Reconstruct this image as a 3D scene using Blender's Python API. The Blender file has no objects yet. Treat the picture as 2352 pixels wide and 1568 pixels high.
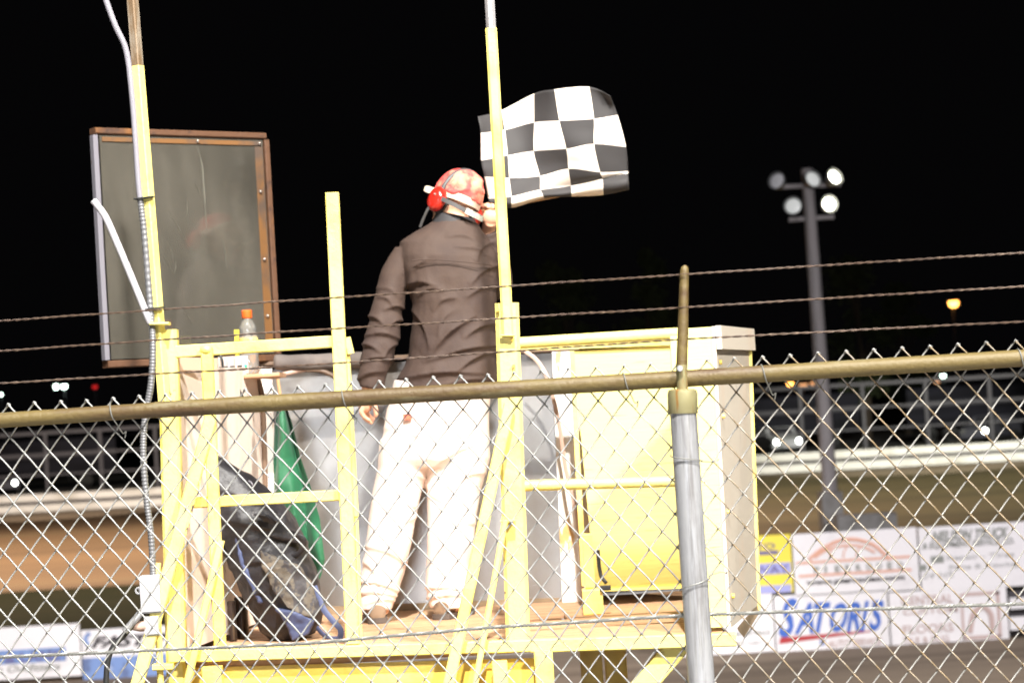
import bpy, bmesh, math, random
from mathutils import Vector, Matrix, noise, Euler
random.seed(7)
S = bpy.context.scene
COL = S.collection
R = math.radians
# ------------------------------------------------------------------ camera
ZC = 4.3                       # eye height above the track (camera stands in the grandstand)
F = 5553.0                     # focal length in units of a 2352-wide picture
PITCH, ROLL = 1.55, -3.4
CAMROT = (Matrix.Rotation(R(90 + PITCH), 3, 'X') @ Matrix.Rotation(R(ROLL), 3, 'Z'))
def ray(px, py):
    return CAMROT @ Vector(((px - 1176) / F, -(py - 784) / F, -1.0))
def W(px, py, Y):
    d = ray(px, py); t = Y / d.y
    return Vector((d.x * t, Y, ZC + d.z * t))
def proj(p):
    q = CAMROT.transposed() @ (Vector(p) - Vector((0, 0, ZC)))
    return 1176 + F * q.x / -q.z, 784 - F * q.y / -q.z
FY, FS = 6.40, -0.10           # fence plane  y = FY + FS * x
def WF(px, py, off=0.0):
    d = ray(px, py); t = (FY + off) / (d.y - FS * d.x)
    return Vector((d.x * t, d.y * t, ZC + d.z * t))
cd = bpy.data.cameras.new('camera'); cam = bpy.data.objects.new('camera', cd); COL.objects.link(cam)
cam.location = (0, 0, ZC); cam.rotation_euler = CAMROT.to_euler()
cd.sensor_width = 36; cd.lens = 36 * F / 2352; cd.clip_start = .1; cd.clip_end = 3000
cd.dof.use_dof = True; cd.dof.focus_distance = 7.6; cd.dof.aperture_fstop = 4.5; cd.dof.aperture_blades = 7
S.camera = cam

# ------------------------------------------------------------------ materials
def mat(name, col, rough=.6, metal=0.0, layers=(), bump=0.0, bscale=40, bstretch=(1, 1, 1), emit=None, estr=0, spec=.5, coat=0, sheen=0):
    m = bpy.data.materials.new(name); m.use_nodes = True
    nt = m.node_tree; b = nt.nodes['Principled BSDF']; N, L = nt.nodes, nt.links
    b.inputs['Base Color'].default_value = (*col, 1); b.inputs['Roughness'].default_value = rough
    b.inputs['Metallic'].default_value = metal; b.inputs['Specular IOR Level'].default_value = spec
    b.inputs['Coat Weight'].default_value = coat; b.inputs['Sheen Weight'].default_value = sheen
    if emit: b.inputs['Emission Color'].default_value = (*emit, 1); b.inputs['Emission Strength'].default_value = estr
    if layers or bump:
        tc = N.new('ShaderNodeTexCoord')
    prev = None
    for (c2, sc, lo, hi, det, st) in layers:
        mp = N.new('ShaderNodeMapping'); mp.inputs['Scale'].default_value = st; L.new(tc.outputs['Object'], mp.inputs['Vector'])
        nz = N.new('ShaderNodeTexNoise'); nz.inputs['Scale'].default_value = sc; nz.inputs['Detail'].default_value = det
        nz.inputs['Roughness'].default_value = .65
        L.new(mp.outputs[0], nz.inputs['Vector'])
        mr = N.new('ShaderNodeMapRange'); mr.inputs['From Min'].default_value = lo; mr.inputs['From Max'].default_value = hi
        L.new(nz.outputs['Fac'], mr.inputs['Value'])
        mx = N.new('ShaderNodeMix'); mx.data_type = 'RGBA'
        L.new(mr.outputs[0], mx.inputs['Factor'])
        if prev: L.new(prev, mx.inputs['A'])
        else: mx.inputs['A'].default_value = (*col, 1)
        mx.inputs['B'].default_value = (*c2, 1); prev = mx.outputs['Result']
    if prev: L.new(prev, b.inputs['Base Color'])
    if bump:
        mp = N.new('ShaderNodeMapping'); mp.inputs['Scale'].default_value = bstretch; L.new(tc.outputs['Object'], mp.inputs['Vector'])
        nz = N.new('ShaderNodeTexNoise'); nz.inputs['Scale'].default_value = bscale; nz.inputs['Detail'].default_value = 5
        L.new(mp.outputs[0], nz.inputs['Vector'])
        bp = N.new('ShaderNodeBump'); bp.inputs['Strength'].default_value = bump; bp.inputs['Distance'].default_value = .01
        L.new(nz.outputs['Fac'], bp.inputs['Height']); L.new(bp.outputs[0], b.inputs['Normal'])
    return m
U = (1, 1, 1)
YEL = (.82, .70, .21)
M = {}
M['yellow'] = mat('yellow_paint', YEL, .42, layers=[((.80, .60, .09), 3, .5, .75, 3, U), ((.45, .32, .10), 14, .62, .72, 6, (1, 1, .5)), ((.10, .055, .03), 9, .69, .72, 8, U)], bump=.25, bscale=60)
M['yellow_worn'] = mat('yellow_paint_peeled', YEL, .45, layers=[((.75, .5, .08), 3, .5, .75, 3, U), ((.085, .055, .04), 26, .50, .53, 6, (1, 1, .6))], bump=.3, bscale=60)
M['yellow_ply'] = mat('yellow_painted_plywood', (.84, .77, .26), .55, layers=[((.83, .72, .24), 2.0, .42, .7, 3, (1, 1, 1.6)), ((.55, .36, .08), 12, .62, .72, 6, (.35, 1, 6))], bump=.15, bscale=16, bstretch=(.3, 1, 5))
M['yellow_dark'] = mat('yellow_paint_deep_and_shaded', (.80, .55, .08), .5, layers=[((.85, .64, .18), 3, .45, .7, 4, U), ((.3, .18, .05), 10, .66, .74, 6, U)], bump=.2)  # deeper yellow; on the back legs it stands in for shade
M['pole_rust'] = mat('weathered_pole_steel', (.17, .11, .06), .6, .2, layers=[((.28, .24, .19), 5, .45, .6, 6, (3, 3, .6)), ((.10, .05, .03), 16, .58, .7, 6, (3, 3, .5))], bump=.2)
M['pole_grey'] = mat('grey_galvanized_pole', (.34, .33, .34), .5, .3, layers=[((.22, .2, .2), 8, .5, .65, 5, (2, 2, .5))])
M['rail_rust'] = mat('weathered_brown_pipe', (.10, .07, .019), .6, .05, layers=[((.052, .026, .008), 5, .47, .66, 6, (.35, 1, 2.5)), ((.14, .12, .065), 9, .58, .75, 5, (.4, 1, 2)), ((.03, .018, .01), 30, .66, .74, 5, (.5, 1, 2))], bump=.25, bscale=70)
M['cap_metal'] = mat('painted_post_cap', (.20, .18, .09), .5, .2, layers=[((.20, .10, .025), 16, .54, .62, 4, (2.6, 2.6, .25))], bump=.1)
M['galv'] = mat('galvanized_steel', (.32, .325, .345), .42, .4, layers=[((.19, .185, .19), 9, .47, .62, 5, (5, 5, .35)), ((.34, .34, .34), 25, .55, .75, 4, (5, 5, .25))], bump=.06)
M['wire'] = mat('galvanized_wire', (.18, .18, .17), .45, .3)
M['barb'] = mat('rusty_wire', (.075, .045, .03), .65, .2, layers=[((.05, .03, .022), 40, .45, .6, 4, U), ((.2, .14, .1), 60, .6, .7, 4, U)])
M['wood'] = mat('weathered_deck_wood', (.50, .30, .17), .8, layers=[((.36, .19, .10), 6, .42, .66, 6, (.35, 4, 4)), ((.62, .42, .26), 9, .55, .7, 6, (.25, 5, 4)), ((.16, .09, .05), 14, .66, .74, 6, (.25, 6, 4))], bump=.6, bscale=14, bstretch=(.2, 4, 4))
M['sheet'] = mat('scuffed_aluminium_sheet', (.36, .345, .335), .33, .8, layers=[((.28, .25, .225), 3, .45, .7, 5, (1, 1, .6)), ((.42, .40, .38), 40, .66, .72, 4, (.4, 1, 2.5))], bump=.02, bscale=6)
M['sheet_low'] = mat('grimy_sheet_foot', (.22, .16, .10), .8, layers=[((.36, .26, .16), 6, .4, .65, 6, (1, 1, 2))])
M['white_ply'] = mat('off_white_panel', (.84, .72, .64), .65, layers=[((.60, .44, .33), 2.6, .5, .75, 5, (1, 1, .5)), ((.45, .30, .2), 9, .66, .74, 6, (2, 2, .3))], bump=.2, bscale=14)
M['peel'] = mat('peeling_white_board', (.82, .78, .74), .7, layers=[((.66, .42, .16), 9, .57, .61, 8, (1, 1, .4)), ((.40, .24, .14), 13, .64, .68, 8, (1, 1, .5))], bump=.5, bscale=20)
M['grey_panel'] = mat('grey_side_panel', (.62, .55, .46), .55, layers=[((.66, .52, .40), 3, .5, .7, 5, (1, 1, .4)), ((.5, .44, .38), 8, .6, .75, 5, (1, 1, .4))], bump=.1)
M['rust_frame'] = mat('rusty_angle_iron', (.10, .045, .022), .65, .1, layers=[((.24, .095, .02), 4, .52, .64, 6, (1, 1, .6)), ((.045, .022, .015), 11, .55, .68, 6, U)], bump=.3)
M['lip'] = mat('orange_rust_lip', (.16, .07, .018), .7, layers=[((.07, .045, .032), 5, .46, .6, 6, (1, 1, .6))])
M['scuff'] = mat('pale_scuff_marks', (.10, .095, .075), .8)
M['zinc'] = mat('chalky_zinc_angle', (.19, .18, .21), .6, .2, layers=[((.10, .06, .04), 14, .6, .68, 6, (1, 1, .6))])
M['bolt'] = mat('bolt_steel', (.35, .3, .27), .35, .7)
M['conduit'] = mat('grey_flexible_conduit', (.16, .16, .17), .5, .3, layers=[((.5, .5, .2), 14, .68, .72, 4, U)])
M['conduit_top'] = mat('pale_grey_conduit', (.21, .20, .23), .5)
M['white_tube'] = mat('white_plastic_pipe', (.40, .385, .41), .4)
M['box_grey'] = mat('grey_electrical_box', (.36, .36, .38), .5)
M['black'] = mat('black_rubber', (.02, .02, .02), .5)
M['skin'] = mat('skin', (.62, .34, .22), .5, layers=[((.55, .24, .16), 30, .5, .7, 4, U)])
M['jacket'] = mat('dark_brown_jacket_fabric', (.068, .045, .036), .7, layers=[((.054, .036, .031), 5, .4, .65, 4, U)], bump=.12, bscale=120, spec=.2)
M['jacket_trim'] = mat('jacket_collar_lining', (.028, .026, .028), .7)
M['trousers'] = mat('pale_cotton_trousers', (.82, .71, .65), .8, layers=[((.80, .66, .59), 5, .5, .7, 4, U)], bump=.12, bscale=60)
M['tag_red'] = mat('red_pocket_tag', (.65, .12, .06), .6)
M['shoe'] = mat('tan_shoe_leather', (.20, .13, .08), .6, layers=[((.10, .06, .04), 18, .5, .62, 4, U)])
M['sole'] = mat('dark_shoe_sole', (.08, .06, .05), .7)
M['cap_red'] = mat('red_cap_cloth', (.62, .07, .065), .8, layers=[((.74, .30, .19), 11, .46, .60, 4, U)], bump=.15, bscale=90)  # salmon blotches put highlight tones into the red cloth
M['cap_cream'] = mat('cream_cap_trim', (.70, .50, .38), .7)
M['brim'] = mat('cream_brim', (.78, .66, .52), .7)
M['cup_red'] = mat('glossy_red_ear_cup', (.50, .02, .012), .15, coat=.5)
M['band_grey'] = mat('dark_grey_headband', (.07, .066, .066), .5)
M['label_white'] = mat('pale_printed_label', (.62, .64, .56), .4, layers=[((.18, .2, .17), 60, .56, .62, 2, (1, 1, 1))])
M['stick'] = mat('dowel_wood', (.42, .25, .12), .6)
M['green'] = mat('green_flag_cloth', (.010, .10, .042), .55, layers=[((.014, .125, .055), 4, .45, .65, 4, U)], sheen=.1)
M['bag_black'] = mat('black_backpack_nylon', (.013, .012, .016), .5, layers=[((.026, .023, .025), 6, .5, .7, 5, U)], bump=.3, bscale=70)
M['bag_camo'] = mat('taupe_patterned_pocket', (.10, .085, .068), .7, layers=[((.035, .032, .036), 11, .50, .54, 4, (1.4, 1, .8)), ((.06, .075, .14), 9, .60, .63, 3, (1, 1, 1.6)), ((.18, .15, .115), 14, .62, .66, 3, U)], bump=.3, bscale=50)
M['bag_blue'] = mat('blue_backpack_base', (.05, .065, .14), .6, bump=.2)
M['tin'] = mat('dark_tin', (.045, .03, .025), .35, .4, layers=[((.10, .07, .045), 10, .55, .65, 4, (4, 4, .5))])
M['foam'] = mat('grey_foam_padding', (.115, .095, .088), .85, layers=[((.15, .125, .11), 8, .45, .65, 5, U)], bump=.3)
M['hose'] = mat('brown_hose', (.17, .11, .075), .5)
M['hose_pale'] = mat('pale_pink_hose', (.50, .34, .27), .5)
M['radio'] = mat('grey_radio_case', (.42, .37, .34), .5)
M['orange'] = mat('orange_bottle_cap', (.85, .13, .02), .4)
M['juice'] = mat('amber_drink', (.75, .30, .03), .1)
M['blabel'] = mat('yellow_bottle_label', (.75, .6, .2), .5, layers=[((.7, .25, .05), 25, .5, .6, 3, U)])
M['led_green'] = mat('green_indicator', (.01, .3, .12), .4, emit=(.05, .9, .4), estr=.8)
M['signw'] = mat('white_sign_board', (.70, .68, .70), .55, layers=[((.60, .58, .60), 2, .5, .75, 5, U)])
M['signy'] = mat('yellow_sign_face', (.72, .60, .06), .55)
M['signb'] = mat('lavender_blue_strip', (.32, .33, .62), .55)
M['ink_blue'] = mat('blue_lettering', (.035, .11, .44), .5)
M['ink_navy'] = mat('navy_lettering', (.12, .10, .25), .5)
M['ink_red'] = mat('red_lettering', (.36, .025, .03), .5)
M['ink_salmon'] = mat('salmon_lettering', (.62, .33, .24), .5)
M['ink_grey'] = mat('grey_lettering', (.20, .21, .19), .5)
M['ink_lgrey'] = mat('light_grey_lettering', (.42, .42, .42), .5)
M['ink_brown'] = mat('faded_brown_lettering', (.45, .33, .31), .5)
M['ink_black'] = mat('black_lettering', (.035, .03, .035), .5)
M['ink_blue2'] = mat('mid_blue_strip', (.16, .25, .50), .5, layers=[((.10, .14, .28), 4, .5, .62, 4, U), ((.4, .45, .6), 6, .62, .7, 4, U)])
M['clay'] = mat('brown_clay', (.20, .15, .105), .95, layers=[((.12, .085, .058), .9, .42, .6, 6, (.06, 1, 1)), ((.26, .20, .14), 1.4, .55, .7, 6, (.05, 1, 1))], bump=.3, bscale=6)
M['backclay'] = mat('olive_brown_clay', (.15, .105, .064), .95, layers=[((.10, .072, .046), .14, .42, .62, 6, (.15, 1, 1)), ((.17, .14, .085), .3, .58, .7, 6, (.1, 1, 1))])
M['grass'] = mat('infield_grass', (.011, .016, .006), .95, spec=.1, layers=[((.018, .020, .009), .5, .45, .65, 6, U)])
M['dirt'] = mat('dark_dirt', (.05, .045, .04), .95, layers=[((.03, .028, .026), .1, .45, .6, 5, U)])
M['concrete'] = mat('concrete', (.30, .29, .28), .85, layers=[((.2, .19, .18), 2, .45, .65, 6, U)])
M['guard'] = mat('white_painted_guardrail', (.62, .60, .57), .6, layers=[((.42, .39, .34), .5, .5, .7, 5, (1, 1, 2))])
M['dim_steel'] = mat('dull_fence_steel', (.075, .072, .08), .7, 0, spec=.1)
M['lamp_pole'] = mat('weathered_lamp_pole', (.36, .33, .33), .7, layers=[((.24, .22, .22), 1.2, .45, .6, 5, (3, 3, .3))])
M['bowl'] = mat('spun_aluminium_reflector', (.16, .16, .16), .4, .5)
M['lens_hot'] = mat('lit_floodlight_lens', (.8, .8, .8), .3, emit=(1, .98, .78), estr=25)
M['lens_warm'] = mat('half_lit_floodlight_lens', (.8, .8, .8), .3, emit=(.85, .9, .85), estr=.35)
M['lens_dim'] = mat('faint_glow_floodlight_lens', (.6, .6, .6), .2, emit=(.8, .8, .9), estr=.10)  # weak emission paints the dim grey of this lens
M['lamp_orange'] = mat('sodium_lamp', (.8, .5, .2), .3, emit=(1, .42, .08), estr=9)
M['lamp_white'] = mat('mercury_lamp', (.8, .8, .8), .3, emit=(.75, 1, .85), estr=14)
M['lamp_red'] = mat('red_beacon_lens', (.5, .02, .02), .3, emit=(1, .03, .03), estr=.7)
M['lamp_brown'] = mat('dim_amber_lamp', (.5, .3, .2), .3, emit=(.9, .42, .18), estr=1.6)
M['headlight'] = mat('lit_headlight', (.9, .9, .9), .2, emit=(.95, 1, .92), estr=14)
M['car_dark'] = mat('dark_car_paint', (.06, .06, .075), .3, coat=.4)
M['car_white'] = mat('pale_car_paint', (.35, .35, .37), .3, coat=.4)
M['tyre'] = mat('tyre_rubber', (.02, .02, .02), .8)
M['glass_dark'] = mat('dark_window_glass', (.02, .02, .025), .1)
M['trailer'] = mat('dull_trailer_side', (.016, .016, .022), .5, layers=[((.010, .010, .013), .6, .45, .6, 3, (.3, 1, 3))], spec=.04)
M['bark'] = mat('tree_bark', (.06, .045, .03), .9)
M['leaf'] = mat('night_foliage', (.04, .055, .018), .9, layers=[((.055, .07, .025), .6, .45, .6, 3, U)])
def glassy(name, col, alpha_fac, dust, dscale, streak):
    """clear plastic: transparent, a film of dust that scatters light, and a mirror-like skin"""
    m = bpy.data.materials.new(name); m.use_nodes = True; nt = m.node_tree; N, L = nt.nodes, nt.links
    N.remove(N['Principled BSDF']); out = N['Material Output']
    tr = N.new('ShaderNodeBsdfTransparent'); tr.inputs[0].default_value = (*col, 1)
    df = N.new('ShaderNodeBsdfDiffuse'); df.inputs[0].default_value = (*dust, 1)
    gl = N.new('ShaderNodeBsdfGlossy'); gl.inputs['Roughness'].default_value = .07
    fr = N.new('ShaderNodeFresnel'); fr.inputs['IOR'].default_value = 1.9
    tc = N.new('ShaderNodeTexCoord'); prev = None
    for sc, st, lo, hi, wt in ((dscale, (1, 1, .7), .0, 1.0, 1.5), (dscale * 6, (1, 1, streak), .45, .95, .5), (dscale * 40, U, .4, .9, .12)):
        mp = N.new('ShaderNodeMapping'); mp.inputs['Scale'].default_value = st; L.new(tc.outputs['Object'], mp.inputs['Vector'])
        nz = N.new('ShaderNodeTexNoise'); nz.inputs['Scale'].default_value = sc; nz.inputs['Detail'].default_value = 6
        L.new(mp.outputs[0], nz.inputs['Vector'])
        mr = N.new('ShaderNodeMapRange'); mr.inputs['From Min'].default_value = lo; mr.inputs['From Max'].default_value = hi
        mr.inputs['To Max'].default_value = alpha_fac * wt; L.new(nz.outputs['Fac'], mr.inputs['Value'])
        if prev is None: prev = mr.outputs[0]
        else:
            ad = N.new('ShaderNodeMath'); ad.operation = 'ADD'; L.new(prev, ad.inputs[0]); L.new(mr.outputs[0], ad.inputs[1]); prev = ad.outputs[0]
    m1 = N.new('ShaderNodeMixShader'); L.new(prev, m1.inputs[0]); L.new(tr.outputs[0], m1.inputs[1]); L.new(df.outputs[0], m1.inputs[2])
    m2 = N.new('ShaderNodeMixShader'); L.new(fr.outputs[0], m2.inputs[0]); L.new(m1.outputs[0], m2.inputs[1]); L.new(gl.outputs[0], m2.inputs[2])
    L.new(m2.outputs[0], out.inputs[0]); return m
M['plexi'] = glassy('dusty_clear_plastic', (.95, .95, .92), .42, (.20, .183, .152), 1.6, .25)
M['pet'] = glassy('clear_bottle_plastic', (.9, .9, .88), .34, (.6, .58, .54), 8, 1)
def check_mat():
    m = bpy.data.materials.new('checkered_cloth'); m.use_nodes = True; nt = m.node_tree; N, L = nt.nodes, nt.links
    b = N['Principled BSDF']; b.inputs['Roughness'].default_value = .75
    uv = N.new('ShaderNodeTexCoord'); ck = N.new('ShaderNodeTexChecker'); ck.inputs['Scale'].default_value = 5
    ck.inputs['Color2'].default_value = (.034, .031, .032, 1); ck.inputs['Color1'].default_value = (.80, .71, .62, 1)
    L.new(uv.outputs['UV'], ck.inputs['Vector']); L.new(ck.outputs[0], b.inputs['Base Color'])
    return m
M['check'] = check_mat()
def wire_mat():
    m = mat('chain_link_wire', (.27, .27, .265), .45, .25); nt = m.node_tree; N, L = nt.nodes, nt.links; b = N['Principled BSDF']
    at = N.new('ShaderNodeAttribute'); at.attribute_name = 'rust'
    nz = N.new('ShaderNodeTexNoise'); nz.inputs['Scale'].default_value = 35
    tc = N.new('ShaderNodeTexCoord'); L.new(tc.outputs['Object'], nz.inputs['Vector'])
    mr = N.new('ShaderNodeMapRange'); mr.inputs['From Min'].default_value = .25; mr.inputs['From Max'].default_value = .5; L.new(nz.outputs['Fac'], mr.inputs['Value'])
    mu = N.new('ShaderNodeMath'); mu.operation = 'MULTIPLY'; L.new(at.outputs['Fac'], mu.inputs[0]); L.new(mr.outputs[0], mu.inputs[1])
    mx = N.new('ShaderNodeMix'); mx.data_type = 'RGBA'; mx.inputs['A'].default_value = (.27, .27, .265, 1); mx.inputs['B'].default_value = (.17, .105, .035, 1)
    L.new(mu.outputs[0], mx.inputs['Factor']); L.new(mx.outputs['Result'], b.inputs['Base Color']); return m
M['chain'] = wire_mat()

# ------------------------------------------------------------------ builders
class MB:
    def __init__(s): s.v = []; s.f = []; s.a = []
    def add(s, vs, fs, attr=0.0):
        o = len(s.v); s.v += [Vector(x) for x in vs]; s.a += [attr] * len(vs); s.f += [tuple(i + o for i in f) for f in fs]
        return s
    def prism(s, prof0, prof1):
        n = len(prof0)
        fs = [(i, (i + 1) % n, n + (i + 1) % n, n + i) for i in range(n)] + [tuple(reversed(range(n))), tuple(range(n, 2 * n))]
        return s.add(list(prof0) + list(prof1), fs)
    def bar(s, p0, p1, w, d, ref=None, ch=.004):
        """chamfered rectangular bar: w across the view, d in depth"""
        p0, p1 = Vector(p0), Vector(p1); a = (p1 - p0).normalized()
        dd = Vector(ref) if ref else Vector((0, 1, 0)); dd = (dd - a * dd.dot(a)).normalized(); ww = a.cross(dd)
        ch = min(ch, w * .3, d * .3); x, y = w / 2, d / 2
        pr = [(-x + ch, -y), (x - ch, -y), (x, -y + ch), (x, y - ch), (x - ch, y), (-x + ch, y), (-x, y - ch), (-x, -y + ch)]
        return s.prism([p0 + ww * u + dd * v for u, v in pr], [p1 + ww * u + dd * v for u, v in pr])
    def box(s, x0, x1, y0, y1, z0, z1, ch=.004):
        zc, yc = (z0 + z1) / 2, (y0 + y1) / 2
        return s.bar((x0, yc, zc), (x1, yc, zc), z1 - z0, y1 - y0, ch=ch)
    def loft(s, rings, attr=0.0, cap=True):
        n = len(rings[0]); vs = [p for r in rings for p in r]
        fs = [(k * n + i, k * n + (i + 1) % n, (k + 1) * n + (i + 1) % n, (k + 1) * n + i) for k in range(len(rings) - 1) for i in range(n)]
        if cap: fs += [tuple(reversed(range(n))), tuple(range((len(rings) - 1) * n, len(rings) * n))]
        return s.add(vs, fs, attr)
    def tube(s, pts, r, n=8, attr=0.0, flat=None):
        pts = [Vector(p) for p in pts]; m = len(pts); rs = r if isinstance(r, (list, tuple)) else [r] * m
        rings = []; up = None
        for i in range(m):
            t = (pts[min(i + 1, m - 1)] - pts[max(i - 1, 0)]).normalized()
            if up is None:
                up = Vector((0, 1, 0)) if abs(t.y) < .9 else Vector((0, 0, 1))
            up = (up - t * up.dot(t)).normalized(); sd = t.cross(up); fl = flat or 1.0
            rings.append([pts[i] + (up * math.cos(2 * math.pi * k / n) * rs[i] * fl + sd * math.sin(2 * math.pi * k / n) * rs[i]) for k in range(n)])
        return s.loft(rings, attr)
    def ell(s, c, r, n=16, m=10, rot=None):
        c = Vector(c); rings = []
        for i in range(1, m):
            th = math.pi * i / m
            rings.append([Vector((r[0] * math.sin(th) * math.cos(2 * math.pi * k / n), r[1] * math.sin(th) * math.sin(2 * math.pi * k / n), -r[2] * math.cos(th))) for k in range(n)])
        rings = [[c + (rot @ p if rot else p) for p in rg] for rg in rings]
        return s.loft(rings)
    def lathe(s, c, prof, n=24, rot=None):
        c = Vector(c); rings = [[c + (rot @ Vector((r * math.cos(2 * math.pi * k / n), r * math.sin(2 * math.pi * k / n), z)) if rot else Vector((r * math.cos(2 * math.pi * k / n), r * math.sin(2 * math.pi * k / n), z))) for k in range(n)] for r, z in prof]
        return s.loft(rings)
    def mesh(s, name, org=(0, 0, 0)):
        me = bpy.data.meshes.new(name); o = Vector(org)
        me.from_pydata([p - o for p in s.v], [], s.f); me.update(); return me
def smooth(me, ang=40):
    me.polygons.foreach_set('use_smooth', [True] * len(me.polygons))
    if ang:
        bm = bmesh.new(); bm.from_mesh(me)
        for e in bm.edges:
            if len(e.link_faces) == 2 and e.calc_face_angle(0) > R(ang): e.smooth = False
        bm.to_mesh(me); bm.free()
def fixn(me):
    bm = bmesh.new(); bm.from_mesh(me); bmesh.ops.recalc_face_normals(bm, faces=bm.faces); bm.to_mesh(me); bm.free()
def link(name, me, m, parent=None, label=None):
    o = bpy.data.objects.new(name, me); COL.objects.link(o)
    if m: me.materials.append(M[m] if isinstance(m, str) else m)
    if parent: o.parent = parent
    if label: o['label'] = label
    return o
def worg(o):
    v = Vector((0, 0, 0))
    while o: v = v + o.location; o = o.parent
    return v
def part(name, mb, m, parent, label=None, ang=40, org=None):
    """one mesh object under its thing; vertices come in world coordinates"""
    me = mb.mesh(name, worg(parent) if org is None else org); fixn(me)
    if ang is not None: smooth(me, ang)
    return link(name, me, m, parent, label)
def thing(name, loc, label, cat, group=None):
    o = bpy.data.objects.new(name, None); COL.objects.link(o); o.location = loc; o.empty_display_size = .2
    o['label'] = label; o['category'] = cat
    if group: o['group'] = group
    return o
def solo(name, mb, m, org, label, cat, group=None, ang=40):
    me = mb.mesh(name, org); fixn(me)
    if ang is not None: smooth(me, ang)
    o = link(name, me, m); o.location = org; o['label'] = label; o['category'] = cat
    if group: o['group'] = group
    return o
def struct(name, mb, m):
    me = mb.mesh(name); fixn(me); o = link(name, me, m); o['kind'] = 'structure'; return o
def copytree(o, parent=None):
    c = o.copy(); COL.objects.link(c); c.parent = parent
    for ch in [x for x in bpy.data.objects if x.parent == o]: copytree(ch, c)
    return c
def remesh(mb, vox, it=3):
    me = mb.mesh('tmp'); fixn(me); o = bpy.data.objects.new('tmp', me); COL.objects.link(o)
    md = o.modifiers.new('r', 'REMESH'); md.mode = 'VOXEL'; md.voxel_size = vox; md.adaptivity = 0
    sm = o.modifiers.new('s', 'SMOOTH'); sm.iterations = it; sm.factor = .5
    dg = bpy.context.evaluated_depsgraph_get(); r = bpy.data.meshes.new_from_object(o.evaluated_get(dg))
    bpy.data.objects.remove(o); bpy.data.meshes.remove(me); r.materials.clear(); return r
def place(name, me, m, parent, label=None):
    o = worg(parent); me.transform(Matrix.Translation(-o)); me.name = name; smooth(me, None); return link(name, me, m, parent, label)
def cr(pts, n=8):
    """Catmull-Rom through points"""
    P = [Vector(p) for p in pts]; out = []
    for i in range(len(P) - 1):
        a, b, c, d = P[max(i - 1, 0)], P[i], P[i + 1], P[min(i + 2, len(P) - 1)]
        for k in range(n):
            t = k / n
            out.append(.5 * ((2 * b) + (c - a) * t + (2 * a - 5 * b + 4 * c - d) * t * t + (3 * b - a - 3 * c + d) * t ** 3))
    return out + [P[-1]]
def arc(c, r, a0, a1, ex, ey, n=10):
    return [Vector(c) + Vector(ex) * (r * math.cos(a0 + (a1 - a0) * k / n)) + Vector(ey) * (r * math.sin(a0 + (a1 - a0) * k / n)) for k in range(n + 1)]
def text(body, x0, x1, z0, z1, y, m, parent, shear=0, bold=.01, name='lettering'):
    cu = bpy.data.curves.new('t', 'FONT'); cu.body = body; cu.shear = shear; cu.offset = bold; cu.extrude = .004; cu.resolution_u = 3
    o = bpy.data.objects.new('t', cu); COL.objects.link(o); dg = bpy.context.evaluated_depsgraph_get()
    me = bpy.data.meshes.new_from_object(o.evaluated_get(dg)); bpy.data.objects.remove(o); bpy.data.curves.remove(cu)
    xs = [v.co.x for v in me.vertices]; ys = [v.co.y for v in me.vertices]
    ax, bx, ay, by = min(xs), max(xs), min(ys), max(ys); og = worg(parent)
    for v in me.vertices:
        c = v.co
        v.co = Vector((x0 + (c.x - ax) / (bx - ax) * (x1 - x0), y - c.z, z0 + (c.y - ay) / (by - ay) * (z1 - z0))) - og
    me.materials.clear(); return link(name, me, m, parent)

# ------------------------------------------------------------------ ground
struct('ground', MB().add([(-900, -60, 0), (900, -60, 0), (900, 1600, 0), (-900, 1600, 0)], [(0, 1, 2, 3)]), 'dirt')
def sheet(name, x0, x1, yl0, yl1, z, m, sl=0):
    nx = 24; ny = 12; vs = []; fs = []
    for j in range(ny + 1):
        for i in range(nx + 1):
            x = x0 + (x1 - x0) * i / nx; y = yl0 + (yl1 - yl0) * j / ny + sl * x * (j / ny if sl else 0)
            vs.append((x, y, z))
    for j in range(ny):
        for i in range(nx):
            a = j * (nx + 1) + i; fs.append((a, a + 1, a + nx + 2, a + nx + 1))
    return struct(name, MB().add(vs, fs), m)
sheet('track', -90, 90, 8, 42.9, .012, 'clay')
sheet('infield', -90, 90, 42.9, 67, .012, 'grass')
sheet('road', -90, 90, 67, 129.4, .024, 'backclay', sl=-.21)
vs_ = []; n_ = 20
for i in range(n_ + 1):
    x = -110 + 220 * i / n_; vs_ += [(x, 129.6 - .21 * x + .5, .03), (x, 129.6 - .21 * x + 2.2, .85), (x, 420, .85)]
struct('terrain', MB().add(vs_, [q for i in range(n_) for q in ((3 * i, 3 * i + 3, 3 * i + 4, 3 * i + 1), (3 * i + 1, 3 * i + 4, 3 * i + 5, 3 * i + 2))]), 'dirt')
mb = MB().box(-7, 7, -8, 7.2, ZC - 1.95, ZC - 1.72)
struct('walkway', mb, 'concrete')

# ------------------------------------------------------------------ chain link fence (near)
base = Vector((0, FY, ZC - 1.72))
fence = thing('chain_link_fence', base, 'galvanized chain link fence with a rusty top rail and three twisted wire strands above it', 'fence')
fdir = Vector((1, FS, 0)).normalized()
fnor = Vector((FS, -1, 0)).normalized() * 1.0            # towards the camera
fnor = Vector((-FS, -1, 0)).normalized() if False else Vector((FS, -1, 0)).normalized()
fnor = Vector((FS * 1.0, -1.0, 0)); fnor = (fnor - fdir * fnor.dot(fdir)).normalized()
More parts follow.
